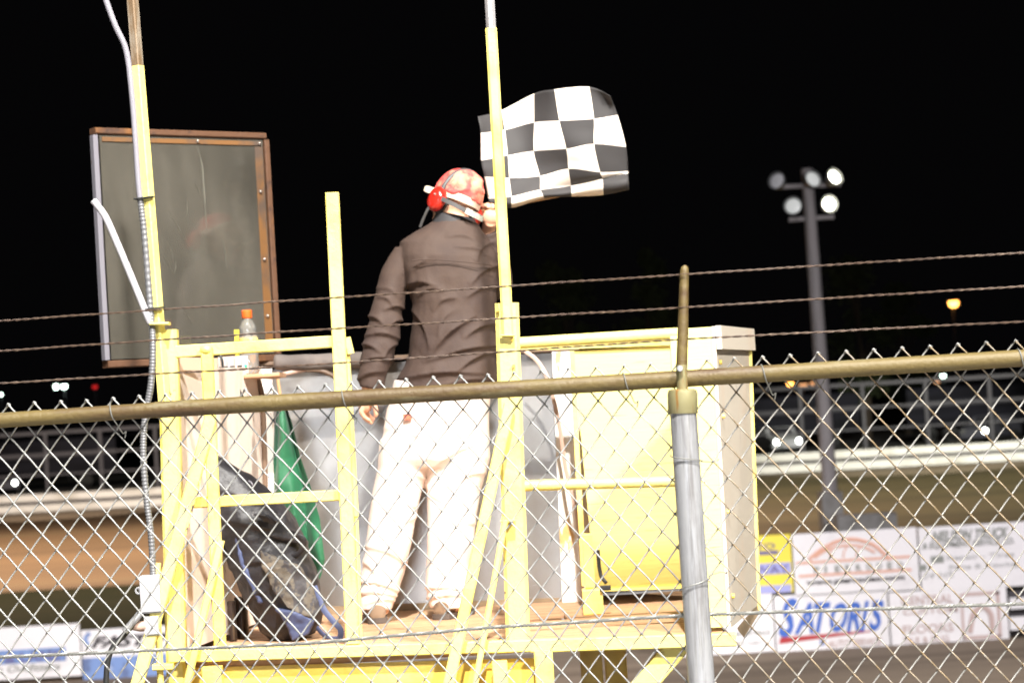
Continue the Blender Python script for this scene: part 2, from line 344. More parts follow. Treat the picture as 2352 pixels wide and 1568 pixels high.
# top rail: two lengths of pipe with a joint at 358 px
railpx = [(-260, 985), (0, 965), (358, 941), (1176, 893), (1560, 870), (2352, 822), (2640, 803)]
pl = [WF(*p) for p in railpx[:3]]; pr = [WF(*p) for p in railpx[2:]]
part('top_rail', MB().tube(pl, .0205, 20), 'rail_rust', fence)
part('top_rail', MB().tube([pl[-1] + fdir * -.001] + pr, .0222, 20), 'rail_rust', fence)
rail_line = [Vector(p) for p in pl + pr[1:]]
def rail_at(x):
    for a, b in zip(rail_line, rail_line[1:]):
        if a.x <= x <= b.x: return a.lerp(b, (x - a.x) / (b.x - a.x))
    return rail_line[-1]
# post with cap and the arm that carries the strands
q0, q1 = WF(1570, 948), WF(1612, 1568)
pdir = (q1 - q0).normalized(); qb = q0 + pdir * ((q0.z - base.z) / -pdir.z)
front = -Vector((FS, -1, 0)).normalized() * -1
fo = fnor * .022
part('post', MB().tube([q0 + fo, qb + fo], .0352, 24), 'galv', fence)
c_t, c_b = WF(1568, 893), WF(1569, 949); ax = (c_t - c_b)
capm = MB(); 
capm.tube([c_b + fo, c_b + fo + ax * .02, c_b + fo + ax * .80, c_b + fo + ax * .94, c_b + fo + ax * 1.0], [.0385, .0392, .0392, .037, .030], 24)
capm.tube([c_t + fo - ax * .05, WF(1566, 838) + fo], .0145, 16)
part('post_cap', capm, 'cap_metal', fence)
arm = [WF(1566, 850) + fo * .9, WF(1569, 760) + fo * .6, WF(1572, 625) + fo * .2, WF(1573, 614) + fo * .2, WF(1573.5, 609) + fo * .2]
part('wire_arm', MB().tube(arm, [.0150, .0142, .0118, .0095, .003], 16), 'rail_rust', fence)
part('bolt', MB().tube([WF(1563, 846) + fo * 2.2, WF(1563, 846) + fo * 1.2], .008, 8), 'galv', fence)
# mesh fabric
moff = .030
node0 = WF(1057, 863.6, moff); DX, DZ = .0729, .0885
ref_rail = rail_at(node0.x); dz_node = node0.z - ref_rail.z
edir = (rail_line[-1] - rail_line[0]).normalized()
chain = MB(); rw = .0023
nrow = 20; ncol0, ncol1 = -26, 25
vdown = Vector((.006, 0, -1)).normalized()
def node(i, k):
    """k-th half row; i counts half columns"""
    bend = .004 * noise.noise(Vector((i * .31, k * .27, 3.1)))
    p = node0 + edir * (i * DX / 2) + vdown * (k * DZ / 2)
    p = p + edir * bend + Vector((0, 0, .003 * noise.noise(Vector((i * .2, k * .33, 9)))))
    return p
for c in range(ncol0, ncol1):
    pts = []; k0 = 0
    # wire zigzags between half-columns 2c and 2c+1
    prev = None
    for k in range(nrow * 2 + 1):
        i = 2 * c if k % 2 == 0 else 2 * c + 1
        pts.append(node(i, k))
    for k in range(len(pts) - 1):
        a, b = pts[k], pts[k + 1]
        down_right = k % 2 == 0
        d = fnor * (.0028 if down_right else -.0028)
        s = (b - a); e = s * .055; sag = fnor * (.002 if down_right else -.002)
        x = a.x
        rust = 0.0
        if down_right: rust = max(0, min(1, (x - .42) / .12)) * (.75 + .25 * noise.noise(Vector((c * .7, k * .6, 1))))
        elif x > .5: rust = .12
        side = edir * (.0022 if down_right else -.0022)
        seq = [a - side * 1.2, a + e + d, a.lerp(b, .5) + d + sag * .4 + Vector((0, 0, .0012)), b - e + d, b + side * 1.2]
        chain.tube(seq, rw, 6, attr=rust)
    # knuckle at the top
    a = pts[0]
    chain.tube([a + edir * -.004 + Vector((0, 0, -.003)) + fnor * .002, a + Vector((0, 0, .003)) + fnor * .003, a + edir * .005 + fnor * .001, a + edir * .003 + Vector((0, 0, -.006)) - fnor * .003], rw * 1.15, 6)
# second half: the same wires offset to close the diamonds
for c in range(ncol0, ncol1):
    pts = [node(2 * c if k % 2 == 0 else 2 * c - 1, k) for k in range(nrow * 2 + 1)]
    for k in range(len(pts) - 1):
        a, b = pts[k], pts[k + 1]
        down_right = k % 2 == 1
        d = fnor * (.0028 if down_right else -.0028); e = (b - a) * .055
        x = a.x; rust = 0.0
        if down_right: rust = max(0, min(1, (x - .42) / .12)) * (.75 + .25 * noise.noise(Vector((c * .7, k * .6, 5))))
        elif x > .5: rust = .12
        side = edir * (.0022 if down_right else -.0022)
        chain.tube([a - side * 1.2, a + e + d, a.lerp(b, .5) + d + Vector((0, 0, .0012)), b - e + d, b + side * 1.2], rw, 6, attr=rust)
me = chain.mesh('wire_mesh', base); smooth(me, None)
at = me.attributes.new('rust', 'FLOAT', 'POINT'); at.data.foreach_set('value', chain.a)
link('wire_mesh', me, 'chain', fence)
def strand(pts, rs, rt, pitch, m, name, n=2):
    L = []; mbs = MB(); path = [Vector(p) for p in pts]; tot = sum((b - a).length for a, b in zip(path, path[1:])); steps = int(tot / pitch * 10)
    cum = [0]
    for a, b in zip(path, path[1:]): cum.append(cum[-1] + (b - a).length)
    def at_(s):
        for i in range(len(path) - 1):
            if s <= cum[i + 1] or i == len(path) - 2:
                return path[i].lerp(path[i + 1], (s - cum[i]) / (cum[i + 1] - cum[i]))
    for h in range(n):
        out = []
        for k in range(steps + 1):
            s = tot * k / steps; p = at_(s); a = 2 * math.pi * (s / pitch + h / n)
            wob = .0012 * noise.noise(Vector((s * 6, h * .1, pts[0][2])))
            out.append(p + Vector((0, 0, 1)) * (math.sin(a) * rt + wob) + fnor * (math.cos(a) * rt))
        mbs.tube(out, rs, 5)
    return part(name, mbs, m, fence, ang=None)
strand([WF(-250, 753), WF(0, 737), WF(600, 695), WF(1573, 630), WF(2352, 580), WF(2600, 564)], .00155, .0016, .052, 'barb', 'wire_strand')
strand([WF(-250, 820), WF(0, 806), WF(600, 765), WF(1570, 706), WF(2352, 657), WF(2600, 641)], .00155, .0016, .052, 'barb', 'wire_strand')
strand([WF(-250, 893), WF(0, 880), WF(600, 845), WF(1200, 805), WF(1566, 779), WF(2352, 738), WF(2600, 726)], .00155, .0016, .060, 'barb', 'wire_strand')
strand([WF(-250, 1521, -.004), WF(0, 1508, -.004), WF(700, 1477, -.004), WF(1130, 1440, -.004), WF(1600, 1411, -.004), WF(2352, 1386, -.004), WF(2600, 1378, -.004)], .0024, .0028, .030, 'wire', 'tension_cable', 3)
for px, yt in ((250, 0), (783, 0), (1432, 0), (1750, 0), (2342, 0)):
    c = rail_at(WF(px, 900).x); upv = Vector((0, 0, 1))
    loop = arc(c, .0245, R(115), R(-60), fnor, upv, 10); loop = [p + fdir * (.014 * k / 10) for k, p in enumerate(loop)]
    tail = loop[-1] + fdir * .014 + Vector((0, 0, -.036)) - fnor * .032
    loop += [loop[-1].lerp(tail, .5), tail, tail + fdir * .008 + Vector((0, 0, .006)), tail + fdir * .004 + Vector((0, 0, -.012))]
    part('tie_wire', MB().tube(cr(loop, 3), .0017, 6), 'wire', fence, ang=None)
for py, dy in ((1052, 8), (1338, -14)):
    c = q0.lerp(q1, (py - 948) / 620) + fo
    lp = [c + fdir * (.041 * math.sin(a)) + fnor * (.041 * math.cos(a)) + Vector((0, 0, -dy * .0012 * (a / 1.6))) for a in [R(-100 + 20 * k) for k in range(11)]]
    lp += [lp[-1] + fdir * .03 - fnor * .03 + Vector((0, 0, -dy * .0004)), lp[-1] + fdir * .045 - fnor * .035 + Vector((0, 0, .003)), lp[-1] + fdir * .04 - fnor * .04]
    part('tie_wire', MB().tube(cr(lp, 3), .0017, 6), 'wire', fence, ang=None)
for py in (630, 706, 779):
    c = WF(1572 - (py - 630) * .04, py) + fo * .4
    part('tie_wire', MB().tube(arc(c, .0150, R(-20), R(200), fdir, fnor, 10), .0013, 6), 'barb', fence, ang=None)

# ------------------------------------------------------------------ flag stand
YS = 8.9; PX = YS / F; ZD = ZC - .865
stand = thing('flag_stand', (0, 9.6, 0), 'yellow painted steel flagman stand with railings and a plank deck', 'platform')
def pbar(name, a, b, wpx, dm, m, Y0=YS, Y1=None, ch=.004, label=None, parent=None):
    return part(name, MB().bar(W(*a, Y0), W(*b, Y1 or Y0), wpx * Y0 / F, dm, ch=ch), m, parent or stand, label, ang=None)
def down(a, b, z):
    """extend the px line a-b (plane Y) to height z and return world points"""
    p, q = W(*a, YS), W(*b, YS); t = (z - p.z) / (q.z - p.z); return p, p + (q - p) * t
# left tall pole
p, q = W(316, 152, YS - .03), W(378, 925, YS - .03)
part('pole', MB().bar(p, q, .037, .036, ref=(.5, .87, 0)), 'yellow', stand, ang=None)
p2 = W(316, 152, YS - .03); p1 = W(272, -420, YS - .03)
part('pole_extension', MB().bar(p1, p2, .035, .034, ref=(.5, .87, 0)), 'pole_rust', stand, 'rusty bare steel top of the tall pole', ang=None)
p, q = down((384, 757), (404, 1500), .0)
part('post', MB().bar(p + Vector((0, .02, 0)), q + Vector((0, .02, 0)), .072, .075, ch=.010), 'yellow', stand, ang=None)
part('clamp', MB().bar(W(346, 744, YS - .06), W(390, 743, YS - .06), .010, .06), 'yellow', stand, ang=None)
part('post', MB().tube([W(362, 1292, YS - .05), W(364, 1360, YS - .05), W(363, 1420, YS - .05), W(374, 1700, YS - .05)], .012, 12), 'yellow', stand)
part('clamp', MB().bar(W(352, 1531, YS - .06), W(400, 1529, YS - .06), .022, .05), 'yellow', stand, ang=None)
# left railing
pbar('top_rail', (398, 808), (772, 784), 28, .03, 'yellow')
pbar('post', (475, 800), (506, 1484), 27, .035, 'yellow', YS - .035)
part('weld_knuckle', MB().ell(W(474, 803, YS - .04), (.024, .022, .02)), 'yellow', stand)
pbar('mid_rail', (440, 1154), (792, 1136), 25, .03, 'yellow', YS + .01)
pbar('post', (763, 443), (811, 1476), 31, .045, 'yellow', YS - .02)
pbar('hinge_strip', (796, 778), (818, 1185), 12, .03, 'yellow', YS + .03)
pbar('latch', (797, 775), (806, 812), 16, .04, 'yellow', YS + .02)
pbar('hinge_strip', (818, 1180), (828, 1470), 9, .02, 'yellow', YS + .03)
# braces
part('brace', MB().bar(W(484, 962, YS - .05), W(316, 1568, YS - .10), .046, .03), 'yellow', stand, ang=None)
part('brace', MB().bar(W(447, 1100, YS - .072), W(398, 1278, YS - .086), .048, .006, ch=.002), 'yellow_worn', stand, 'peeling patch of the left brace', ang=None)
part('brace', MB().bar(W(316, 1567, YS - .10), W(270, 1735, YS - .11), .046, .03), 'yellow', stand, ang=None)
part('brace', MB().bar(W(508, 1240, YS - .06), W(418, 1620, YS - .12), .027, .022), 'yellow', stand, ang=None)
part('brace', MB().bar(W(1170, 928, YS - .06), W(1022, 1610, YS - .12), .042, .028), 'yellow', stand, ang=None)
part('brace', MB().bar(W(1160, 1196, YS - .07), W(1086, 1600, YS - .12), .022, .022), 'yellow', stand, ang=None)
br = MB().bar(W(1150, 1196, YS - .055), W(1184, 1194, YS - .055), .008, .05); br.bar(W(1156, 1186, YS - .06), W(1156, 1206, YS - .06), .012, .04)
part('bracket', br, 'yellow', stand, ang=None)
# middle pole and its post
p, q = W(1128, 66, YS - .03), W(1167, 770, YS - .03)
part('pole', MB().bar(p, q, .042, .040, ch=.008), 'yellow', stand, ang=None)
part('pole_extension', MB().bar(W(1102, -420, YS - .03), p, .036, .036, ch=.012), 'pole_grey', stand, 'bare grey upper end of the middle pole', ang=None)
p, q = down((1164, 696), (1190, 1468), ZD - .03)
part('post', MB().bar(p + Vector((0, .02, 0)), q + Vector((0, .02, 0)), .088, .085, ch=.012), 'yellow', stand, ang=None)
part('clamp', MB().bar(W(1148, 770, YS - .045), W(1182, 770, YS - .045), .006, .03), 'yellow', stand, ang=None)
for x, y in ((1143, 712), (1176, 780), (1180, 840), (1173, 746)):
    bl = MB().lathe(W(x, y, YS - .035), [(.001, -.012), (.006, -.012), (.006, .004), (.001, .004)], 8, Matrix.Rotation(R(90), 3, 'X')); part('bolt', bl, 'yellow_dark', stand, ang=None)
# right pipes
part('top_rail', MB().tube([W(1188, 788, YS + .02), W(1580, 764, YS + .02)], .0215, 20), 'yellow', stand)
part('mid_rail', MB().tube([W(1203, 1115, YS + .02), W(1580, 1104, YS + .02)], .0205, 20), 'yellow', stand)
# deck
xa, xb = W(385, 1490, YS).x, W(1680, 1455, YS).x
def plank(x0, x1, y0, y1, seed, th=.036):
    mb = MB(); n = 26; vs = []; fs = []
    for j in range(5):
        for i in range(n + 1):
            x = x0 + (x1 - x0) * i / n; e = 0
            yy = y0 + (y1 - y0) * j / 4
            if j in (0, 4): yy += .010 * noise.noise(Vector((x * 3, seed, j))) + .006 * noise.noise(Vector((x * 14, seed, j)))
            vs.append((x, yy, ZD + .005 * noise.noise(Vector((x * 2.5, yy * 6, seed)))))
    m_ = len(vs); vs += [(a, b, ZD - th) for a, b, c in vs]
    for j in range(4):
        for i in range(n):
            a = j * (n + 1) + i; q = (a, a + 1, a + n + 2, a + n + 1); fs.append(q); fs.append(tuple(m_ + t for t in reversed(q)))
    for i in range(n):
        fs.append((i + 1, i, m_ + i, m_ + i + 1)); a = 4 * (n + 1) + i; fs.append((a, a + 1, m_ + a + 1, m_ + a))
    for j in range(4):
        a = j * (n + 1); fs.append((a, a + n + 1, m_ + a + n + 1, m_ + a)); a += n; fs.append((a + n + 1, a, m_ + a, m_ + a + n + 1))
    return mb.add(vs, fs)
part('deck_board', plank(xa + .02, xb - .02, YS + .005, 9.36, 1.3), 'wood', stand, ang=30)
part('deck_board', plank(xa + .02, xb - .02, 9.372, 9.77, 8.3), 'wood', stand, ang=30)
part('deck_board', plank(xa + .02, W(1290, 1420, 9.8).x, 9.80, 10.20, 4.1), 'wood', stand, ang=30)
part('deck_board', plank(W(1300, 1420, 9.8).x, xb - .02, 9.782, 10.20, 6.6), 'wood', stand, ang=30)
part('deck_board', plank(xa + .02, xb - .02, 10.215, 10.86, 2.6), 'wood', stand, ang=30)
# fascia beams and lower front
pbar('beam', (1218, 1482), (1690, 1467), 30, .05, 'yellow', YS - .028)
pbar('beam', (392, 1506), (1219, 1481), 27, .06, 'yellow', YS - .034)
pbar('beam', (400, 1560), (1240, 1536), 8, .05, 'yellow_dark', YS + .25)
v = [W(398, 1534, YS - .01), W(1266, 1509, YS - .01), W(1266, 1509, YS - .01) + Vector((.03, 0, -.9)), W(398, 1534, YS - .01) + Vector((.03, 0, -.88))]
part('skirt_panel', MB().prism(v, [p + Vector((0, .006, 0)) for p in v]), 'yellow_dark', stand, ang=None)
p = W(1247, 1492, YS - .06); part('leg', MB().bar(p, p + Vector((.02, 0, -p.z)), .068, .07), 'yellow', stand, ang=None)
p = W(1147, 1517, YS - .08); part('leg', MB().bar(p, p + Vector((.02, 0, -p.z)), .056, .06), 'yellow', stand, ang=None)
p = W(487, 1530, YS - .08); part('leg', MB().bar(p, p + Vector((.02, 0, -p.z)), .072, .06), 'yellow', stand, ang=None)
for px in (1356, 1412):
    p = W(px, 1490, 10.3); part('leg', MB().bar(p, p + Vector((.02, 0, -p.z)), .092, .05), 'yellow_dark', stand, ang=None)
part('leg', MB().bar(W(560, 1520, 10.3), Vector((W(560, 1520, 10.3).x, 10.3, 0)), .09, .05), 'yellow_dark', stand, ang=None)
part('brace', MB().bar(W(1560, 1478, YS + .02), W(1340, 1735, YS + .02), .082, .05), 'yellow', stand, ang=None)
# back sheet, its grimy foot and the peeling board
def quad(name, cs, m, th=.006, label=None, nrm=(0, 1, 0)):
    v = [Vector(c) for c in cs]; return part(name, MB().prism(v, [p + Vector(nrm) * th for p in v]), m, stand, label, ang=None)
YB = 10.67
def warp_sheet():
    mb = MB(); nx, nz = 40, 34; vs = []; fs = []
    a, b, c, d = W(596, 850, YB), W(1300, 806, YB), W(1330, 1372, YB), W(612, 1402, YB)
    for j in range(nz + 1):
        for i in range(nx + 1):
            u, w_ = i / nx, j / nz
            p = a.lerp(b, u).lerp(d.lerp(c, u), w_)
            p.y += .0005 * noise.noise(Vector((u * 3.1, w_ * 2.3, .7))) + .055 * (1 - w_)
            vs.append(p)
    k = len(vs); vs += [p + Vector((0, .004, 0)) for p in vs]
    for j in range(nz):
        for i in range(nx):
            q = (j * (nx + 1) + i, j * (nx + 1) + i + 1, (j + 1) * (nx + 1) + i + 1, (j + 1) * (nx + 1) + i); fs += [q, tuple(k + t for t in reversed(q))]
    return mb.add(vs, fs)
part('back_sheet', warp_sheet(), 'sheet', stand, ang=None)
zf = ZD
quad('kick_board', [W(600, 1398, YB - .01), W(1335, 1370, YB - .01), Vector((W(1335, 1370, YB).x, YB - .01, zf)), Vector((W(600, 1398, YB).x, YB - .01, zf))], 'sheet_low', .03)
quad('peeling_board', [W(1268, 808, YB - .06), W(1318, 806, YB - .06), W(1352, 1392, YB - .06), W(1292, 1394, YB - .06)], 'peel', .03)
quad('trim_strip', [W(1318, 806, YB - .08), W(1330, 806, YB - .08), W(1366, 1380, YB - .08), W(1352, 1380, YB - .08)], 'grey_panel', .03)
pbar('back_rail', (560, 838), (1330, 800), 10, .05, 'hose', YB + .02)
# yellow plywood wall at the right
YP = 10.22
def bowed_wall():  # foot curled back, a shape added to darken the lower wall
    a, b, c, d = W(1316, 806, YP), W(1640, 788, YP), W(1660, 1346, YP), W(1368, 1357, YP); vs = []; fs = []; nx, nz = 8, 48
    for j in range(nz + 1):
        for i in range(nx + 1):
            w_ = j / nz; p = a.lerp(b, i / nx).lerp(d.lerp(c, i / nx), w_); p.y += .085 * max(0, (w_ - .80) / .20) ** 1.6 + .003 * noise.noise(p * 4); vs.append(p)
    k = len(vs); vs += [p + Vector((0, .018, 0)) for p in vs]; r = nx + 1
    for j in range(nz):
        for i in range(nx):
            q = (j * r + i, j * r + i + 1, (j + 1) * r + i + 1, (j + 1) * r + i); fs += [q, tuple(k + t for t in reversed(q))]
    for j in range(nz):
        for i in (0, nx): q = (j * r + i, (j + 1) * r + i, k + (j + 1) * r + i, k + j * r + i); fs.append(q)
    return MB().add(vs, fs)
part('yellow_wall', bowed_wall(), 'yellow_ply', stand)
quad('wall_trim', [W(1196, 797, YP - .02), W(1640, 772, YP - .02), W(1640, 789, YP - .02), W(1196, 805, YP - .02)], 'yellow', .05)
quad('wall_trim', [W(1308, 806, YP - .012), W(1319, 806, YP - .012), W(1348, 1345, YP - .012), W(1336, 1345, YP - .012)], 'yellow', .02)
quad('wall_trim', [W(1368, 1352, YP + .075), W(1660, 1341, YP + .075), W(1660, 1347, YP + .075), W(1368, 1358, YP + .075)], 'yellow', .02)
pb = W(1362, 1376, 9.9)
part('block', MB().box(pb.x - .042, pb.x + .040, 9.88, 9.96, ZD - .001, ZD + .105, ch=.006), 'yellow', stand, ang=None)
part('block', MB().box(pb.x - .028, pb.x + .012, 9.90, 9.95, ZD + .106, ZD + .33, ch=.006), 'yellow', stand, ang=None)
hs = MB().tube([W(1373, 1262, 9.88), W(1376, 1300, 9.88), W(1380, 1322, 9.88), W(1392, 1338, 9.86)], .008, 8); hs.box(pb.x + .03, pb.x + .075, 9.86, 9.90, ZD + .098, ZD + .118)
part('hinge_pin', hs, 'black', stand)
# right front board and the splayed side panel
fr = [(1538, 756), (1641, 750), (1677, 1438), (1574, 1444)]
quad('front_board', [W(*p, YS) for p in fr], 'yellow_ply', .02)
sd = [W(1642, 749, YS - .003), W(1720, 757, YS + .93), W(1742, 1388, YS + .93), W(1679, 1441, YS - .003)]
quad('side_panel', sd, 'grey_panel', .012, nrm=(-1, 0, 0))
quad('side_trim', [sd[0] + Vector((.002, 0, .002)), sd[1] + Vector((.002, 0, .002)), sd[1] + Vector((.002, 0, -.085)), sd[0] + Vector((.002, 0, -.085))], 'grey_panel', .02, nrm=(1, 0, 0))
part('edge_trim', MB().bar(sd[1] + Vector((0, 0, .004)), sd[2] + Vector((0, 0, -.02)), .016, .04), 'yellow', stand, ang=None)
quad('bottom_flap', [sd[2] + Vector((0, 0, -.004)), sd[2] + Vector((.004, 0, -.03)), sd[3] + Vector((.09, .5, -.09)), sd[3] + Vector((.06, .4, -.05))], 'sheet_low', .01, nrm=(-.3, 0, 1))
for t in (.12, .3, .62, .9):
    bl = MB().lathe(sd[0].lerp(sd[3], t) + Vector((.018, .06, 0)), [(.001, -.004), (.009, -.004), (.009, .006), (.001, .006)], 8, Matrix.Rotation(R(90), 3, 'Y')); part('bolt', bl, 'yellow_dark', stand, ang=None)
# left splayed off-white side wall
lw = [W(404, 846, YS + .06), W(612, 842, 10.6), W(622, 1418, 10.6), W(428, 1494, YS + .06)]
quad('side_wall', lw, 'white_ply', .012, nrm=(-1, 0, 0))
quad('wall_cap', [W(404, 820, YS + .055), W(500, 822, YS + .5), W(500, 850, YS + .5), W(404, 850, YS + .055)], 'cap_cream', .02, nrm=(-1, 0, 0))
quad('corner_batten', [W(566, 850, 10.50), W(624, 846, 10.50), W(642, 1412, 10.50), W(596, 1424, 10.50)], 'peel', .03)
# shelf behind the railing
sh0, sh1 = W(500, 862, 10.2), W(640, 852, 10.3)
part('shelf', MB().box(sh0.x - .02, sh1.x + .02, 10.12, 10.42, sh0.z - .022, sh0.z - .004), 'wood', stand, ang=None)
ZSH = sh0.z - .004

# ------------------------------------------------------------------ things on and around the stand
# dusty shield
A_, B_ = W(218, 300, 10.15), W(610, 303, 10.70)
Vt = Vector((B_.x - A_.x, B_.y - A_.y, 0)); wd = Vt.length; Vt.normalize(); Nn = Vector((Vt.y, -Vt.x, 0)); hz = .985
sb = Vector((A_.x, A_.y, A_.z - hz)); shd = thing('wind_shield', sb, 'dusty clear plastic shield in a rusty angle iron frame beside the tall pole', 'shield')
def sp(u, v, n): return A_ + Vt * u + Vector((0, 0, -v)) + Nn * n + Vector((.0, 0, 0)) + Vector((.035 * v * 1.0, 0, 0)) * 0
cs = [sp(.02, .02, 0), sp(wd - .02, .02, 0), sp(wd - .02, hz - .02, 0), sp(.02, hz - .02, 0)]
part('pane', MB().prism(cs, [p - Nn * .005 for p in cs]), 'plexi', shd, ang=None)
def fb(u0, v0, u1, v1, w, d, off): return MB().bar(sp(u0, v0, off), sp(u1, v1, off), w, d, ref=tuple(Nn))
part('frame_bar', fb(0, 0, wd, 0, .026, .05, -.02), 'rust_frame', shd, ang=None)
part('frame_bar', fb(wd, .018, wd, hz - .018, .026, .06, -.02), 'rust_frame', shd, ang=None)
part('frame_bar', fb(0, hz, wd, hz, .030, .05, -.02), 'rust_frame', shd, ang=None)
part('frame_bar', fb(0, .018, 0, hz - .018, .024, .035, -.012), 'zinc', shd, 'chalky grey upright of the shield frame', ang=None)
part('lip_strip', fb(.03, .036, wd - .03, .036, .020, .004, .003), 'lip', shd, ang=None)
part('lip_strip', fb(wd - .045, .05, wd - .045, hz - .05, .04, .004, .003), 'lip', shd, ang=None)
for k_ in range(9):
    rs = random.Random(k_ + 40); u0, v0, an, ln = rs.uniform(.15, wd - .2), rs.uniform(.2, .85), rs.uniform(.9, 1.9), rs.uniform(.04, .14)
    part('scratch', MB().tube([sp(u0, v0, .002), sp(u0 + ln * .5 * math.cos(an) + .004, v0 + ln * .5 * math.sin(an), .002), sp(u0 + ln * math.cos(an), v0 + ln * math.sin(an), .002)], [.0006, .0011, .0005], 5), 'scuff', shd, ang=None)
part('drip_mark', MB().tube(cr([sp(.50, .05, .002), sp(.52, .14, .002), sp(.522, .2, .002), sp(.525, .42, .002)], 6), [.0012] * 5 + [.0035] * 4 + [.003] * 6 + [.0012] * 4, 6, flat=.3), 'scuff', shd, ang=None)
for u, v_ in ((.18, .036), (.5, .034), (.82, .036), (wd - .05, .25), (wd - .05, .55), (wd - .05, .8)):
    part('bolt', MB().ell(sp(u, v_, .008), (.008, .008, .008), 10, 6), 'bolt', shd)
# conduit
cpts = cr([W(226, -60, YS - .05), W(243, 0, YS - .05), W(265, 60, YS - .05), W(290, 118, YS - .045), W(303, 215, YS - .045), W(312, 330, YS - .045), W(319, 430, YS - .045), W(331, 530, YS - .045), W(345, 700, YS - .05), W(351, 790, YS - .07), W(347, 880, YS - .07), W(333, 960, YS - .06), W(329, 1040, YS - .06), W(336, 1140, YS - .06), W(347, 1230, YS - .06), W(352, 1322, YS - .06)], 24)
con = thing('electrical_conduit', cpts[-1], 'grey flexible electrical conduit running down the tall pole on the left', 'conduit')
i0 = int(len(cpts) * .42)
part('smooth_section', MB().tube(cpts[:i0 + 1], .0112, 12), 'conduit_top', con)
rib = [(.0112 if k % 2 else .0128) for k in range(len(cpts) - i0)]
part('ribbed_section', MB().tube(cpts[i0:], rib, 12), 'conduit', con, ang=None)
for k in (int(len(cpts) * .42), int(len(cpts) * .54)):
    part('clip', MB().bar(cpts[k] + Vector((-.02, -.004, 0)), cpts[k] + Vector((.05, -.012, .004)), .006, .03), 'black', con, ang=None)
tp = cr([W(213, 460, YS - .06), W(222, 470, YS - .06), W(243, 500, YS - .06), W(268, 556, YS - .06), W(300, 632, YS - .06), W(345, 742, YS - .06)], 8)
solo('plastic_pipe', MB().tube(tp, [.0085, .012] + [.0132] * (len(tp) - 3) + [.011], 14, flat=.8), 'white_tube', tp[-1], 'white bent plastic pipe with a loose upper end crossing the shield', 'pipe')
# electrical box
bp = W(351, 1362, YS - .07)
eb = thing('electrical_box', bp - Vector((0, 0, .07)), 'grey electrical box at the foot of the conduit on the stand post', 'box')
part('case', MB().box(bp.x - .038, bp.x + .034, YS - .12, YS - .05, bp.z - .068, bp.z + .068, ch=.006), 'box_grey', eb, ang=None)
lug = MB().tube(arc(W(319, 1356, YS - .09), .011, 0, 2 * math.pi, (1, 0, 0), (0, 0, 1), 16), .004, 8); lug.bar(W(324, 1350, YS - .09), W(333, 1382, YS - .09), .022, .01)
part('lug', lug, 'box_grey', eb)
part('lower_case', MB().box(bp.x - .03, bp.x + .02, YS - .115, YS - .06, bp.z - .15, bp.z - .080, ch=.006), 'box_grey', eb, ang=None)
part('connector', MB().tube([W(302, 1438, YS - .1), W(322, 1438, YS - .1), W(336, 1436, YS - .1)], [.012, .019, .019], 12), 'hose_pale', eb)
solo('cable', MB().tube(cr([W(338, 1398, YS - .09), W(322, 1415, YS - .1), W(286, 1456, YS - .12), W(258, 1488, YS - .13), W(246, 1530, YS - .13), W(243, 1600, YS - .13), W(240, 1700, YS - .13)], 8), .0105, 10), 'black', W(240, 1700, YS - .13), 'black cable hanging from the grey electrical box', 'cable')
solo('metal_sleeve', MB().tube([W(322, 1408, YS - .118), W(286, 1450, YS - .138)], .013, 12), 'galv', W(286, 1450, YS - .138), 'short bare metal sleeve on the black cable', 'sleeve')
# backpack leaning on the side wall
YK = 9.62
def K(x, y, dy=0): return W(x, y, YK + dy)
bag = thing('backpack', K(640, 1466), 'black backpack with taupe and blue pockets leaning behind the left railing', 'backpack')
def blob(rings, Y=YK, n=22, ry=None, vox=.008, it=4, sq=1.0):
    mb = MB(); rg = []
    for (xl, xr, yl, yr, dr, yo) in rings:
        a, b = W(xl, yl, Y + yo), W(xr, yr, Y + yo); c = (a + b) / 2; h = (b - a) / 2
        rg.append([c + h * (abs(math.cos(t)) ** sq * (1 if math.cos(t) >= 0 else -1)) + Vector((0, dr * (abs(math.sin(t)) ** sq * (1 if math.sin(t) >= 0 else -1)), 0)) for t in [2 * math.pi * k / n for k in range(n)]])
    mb.loft(rg); return remesh(mb, vox, it)
FK = 1.0
def wrinkle(me, amp, sc, folds=(), seed=0, pxf=True):
    """folds: (x0,y0,x1,y1,amp,above,below) soft creases given on the cloth"""
    me.update(); ns = [v.normal.copy() for v in me.vertices]
    for v, n in zip(me.vertices, ns):
        p = v.co; d = amp * (noise.noise(p * sc + Vector((seed, 0, 0))) + .5 * noise.noise(p * sc * 2.3 + Vector((0, seed, 3))))
        if folds:
            x, y = proj(p)
            for (x0, y0, x1, y1, A, la, lb) in folds:
                ux, uy = x1 - x0, y1 - y0; L2 = ux * ux + uy * uy; t = ((x - x0) * ux + (y - y0) * uy) / L2
                if -.35 < t < 1.35:
                    Ln = math.sqrt(L2); s = ((x - x0) * -uy + (y - y0) * ux) / Ln
                    if ux < 0: s = -s
                    cur = 6 * math.sin(3.1 * t); s += cur
                    end = max(0, 1 - abs(t - .5) / .85) ** .6
                    g = math.exp(s / la) if s < 0 else math.exp(-(s / (.75 * lb)) ** 2) * 1.25 - .25 * math.exp(-((s - 2.2 * lb) / (1.5 * lb)) ** 2)
                    d += FK * A * end * g
        v.co = p + n * d
me = blob([(430, 490, 1052, 1040, .05, -.05), (440, 575, 1085, 1092, .08, -.05), (462, 625, 1150, 1128, .11, -.04), (492, 680, 1215, 1190, .13, -.03), (520, 712, 1280, 1262, .14, -.02), (548, 732, 1345, 1330, .15, -.01), (572, 742, 1400, 1392, .15, 0), (600, 740, 1448, 1430, .13, 0), (625, 725, 1472, 1452, .10, 0)], vox=.008)
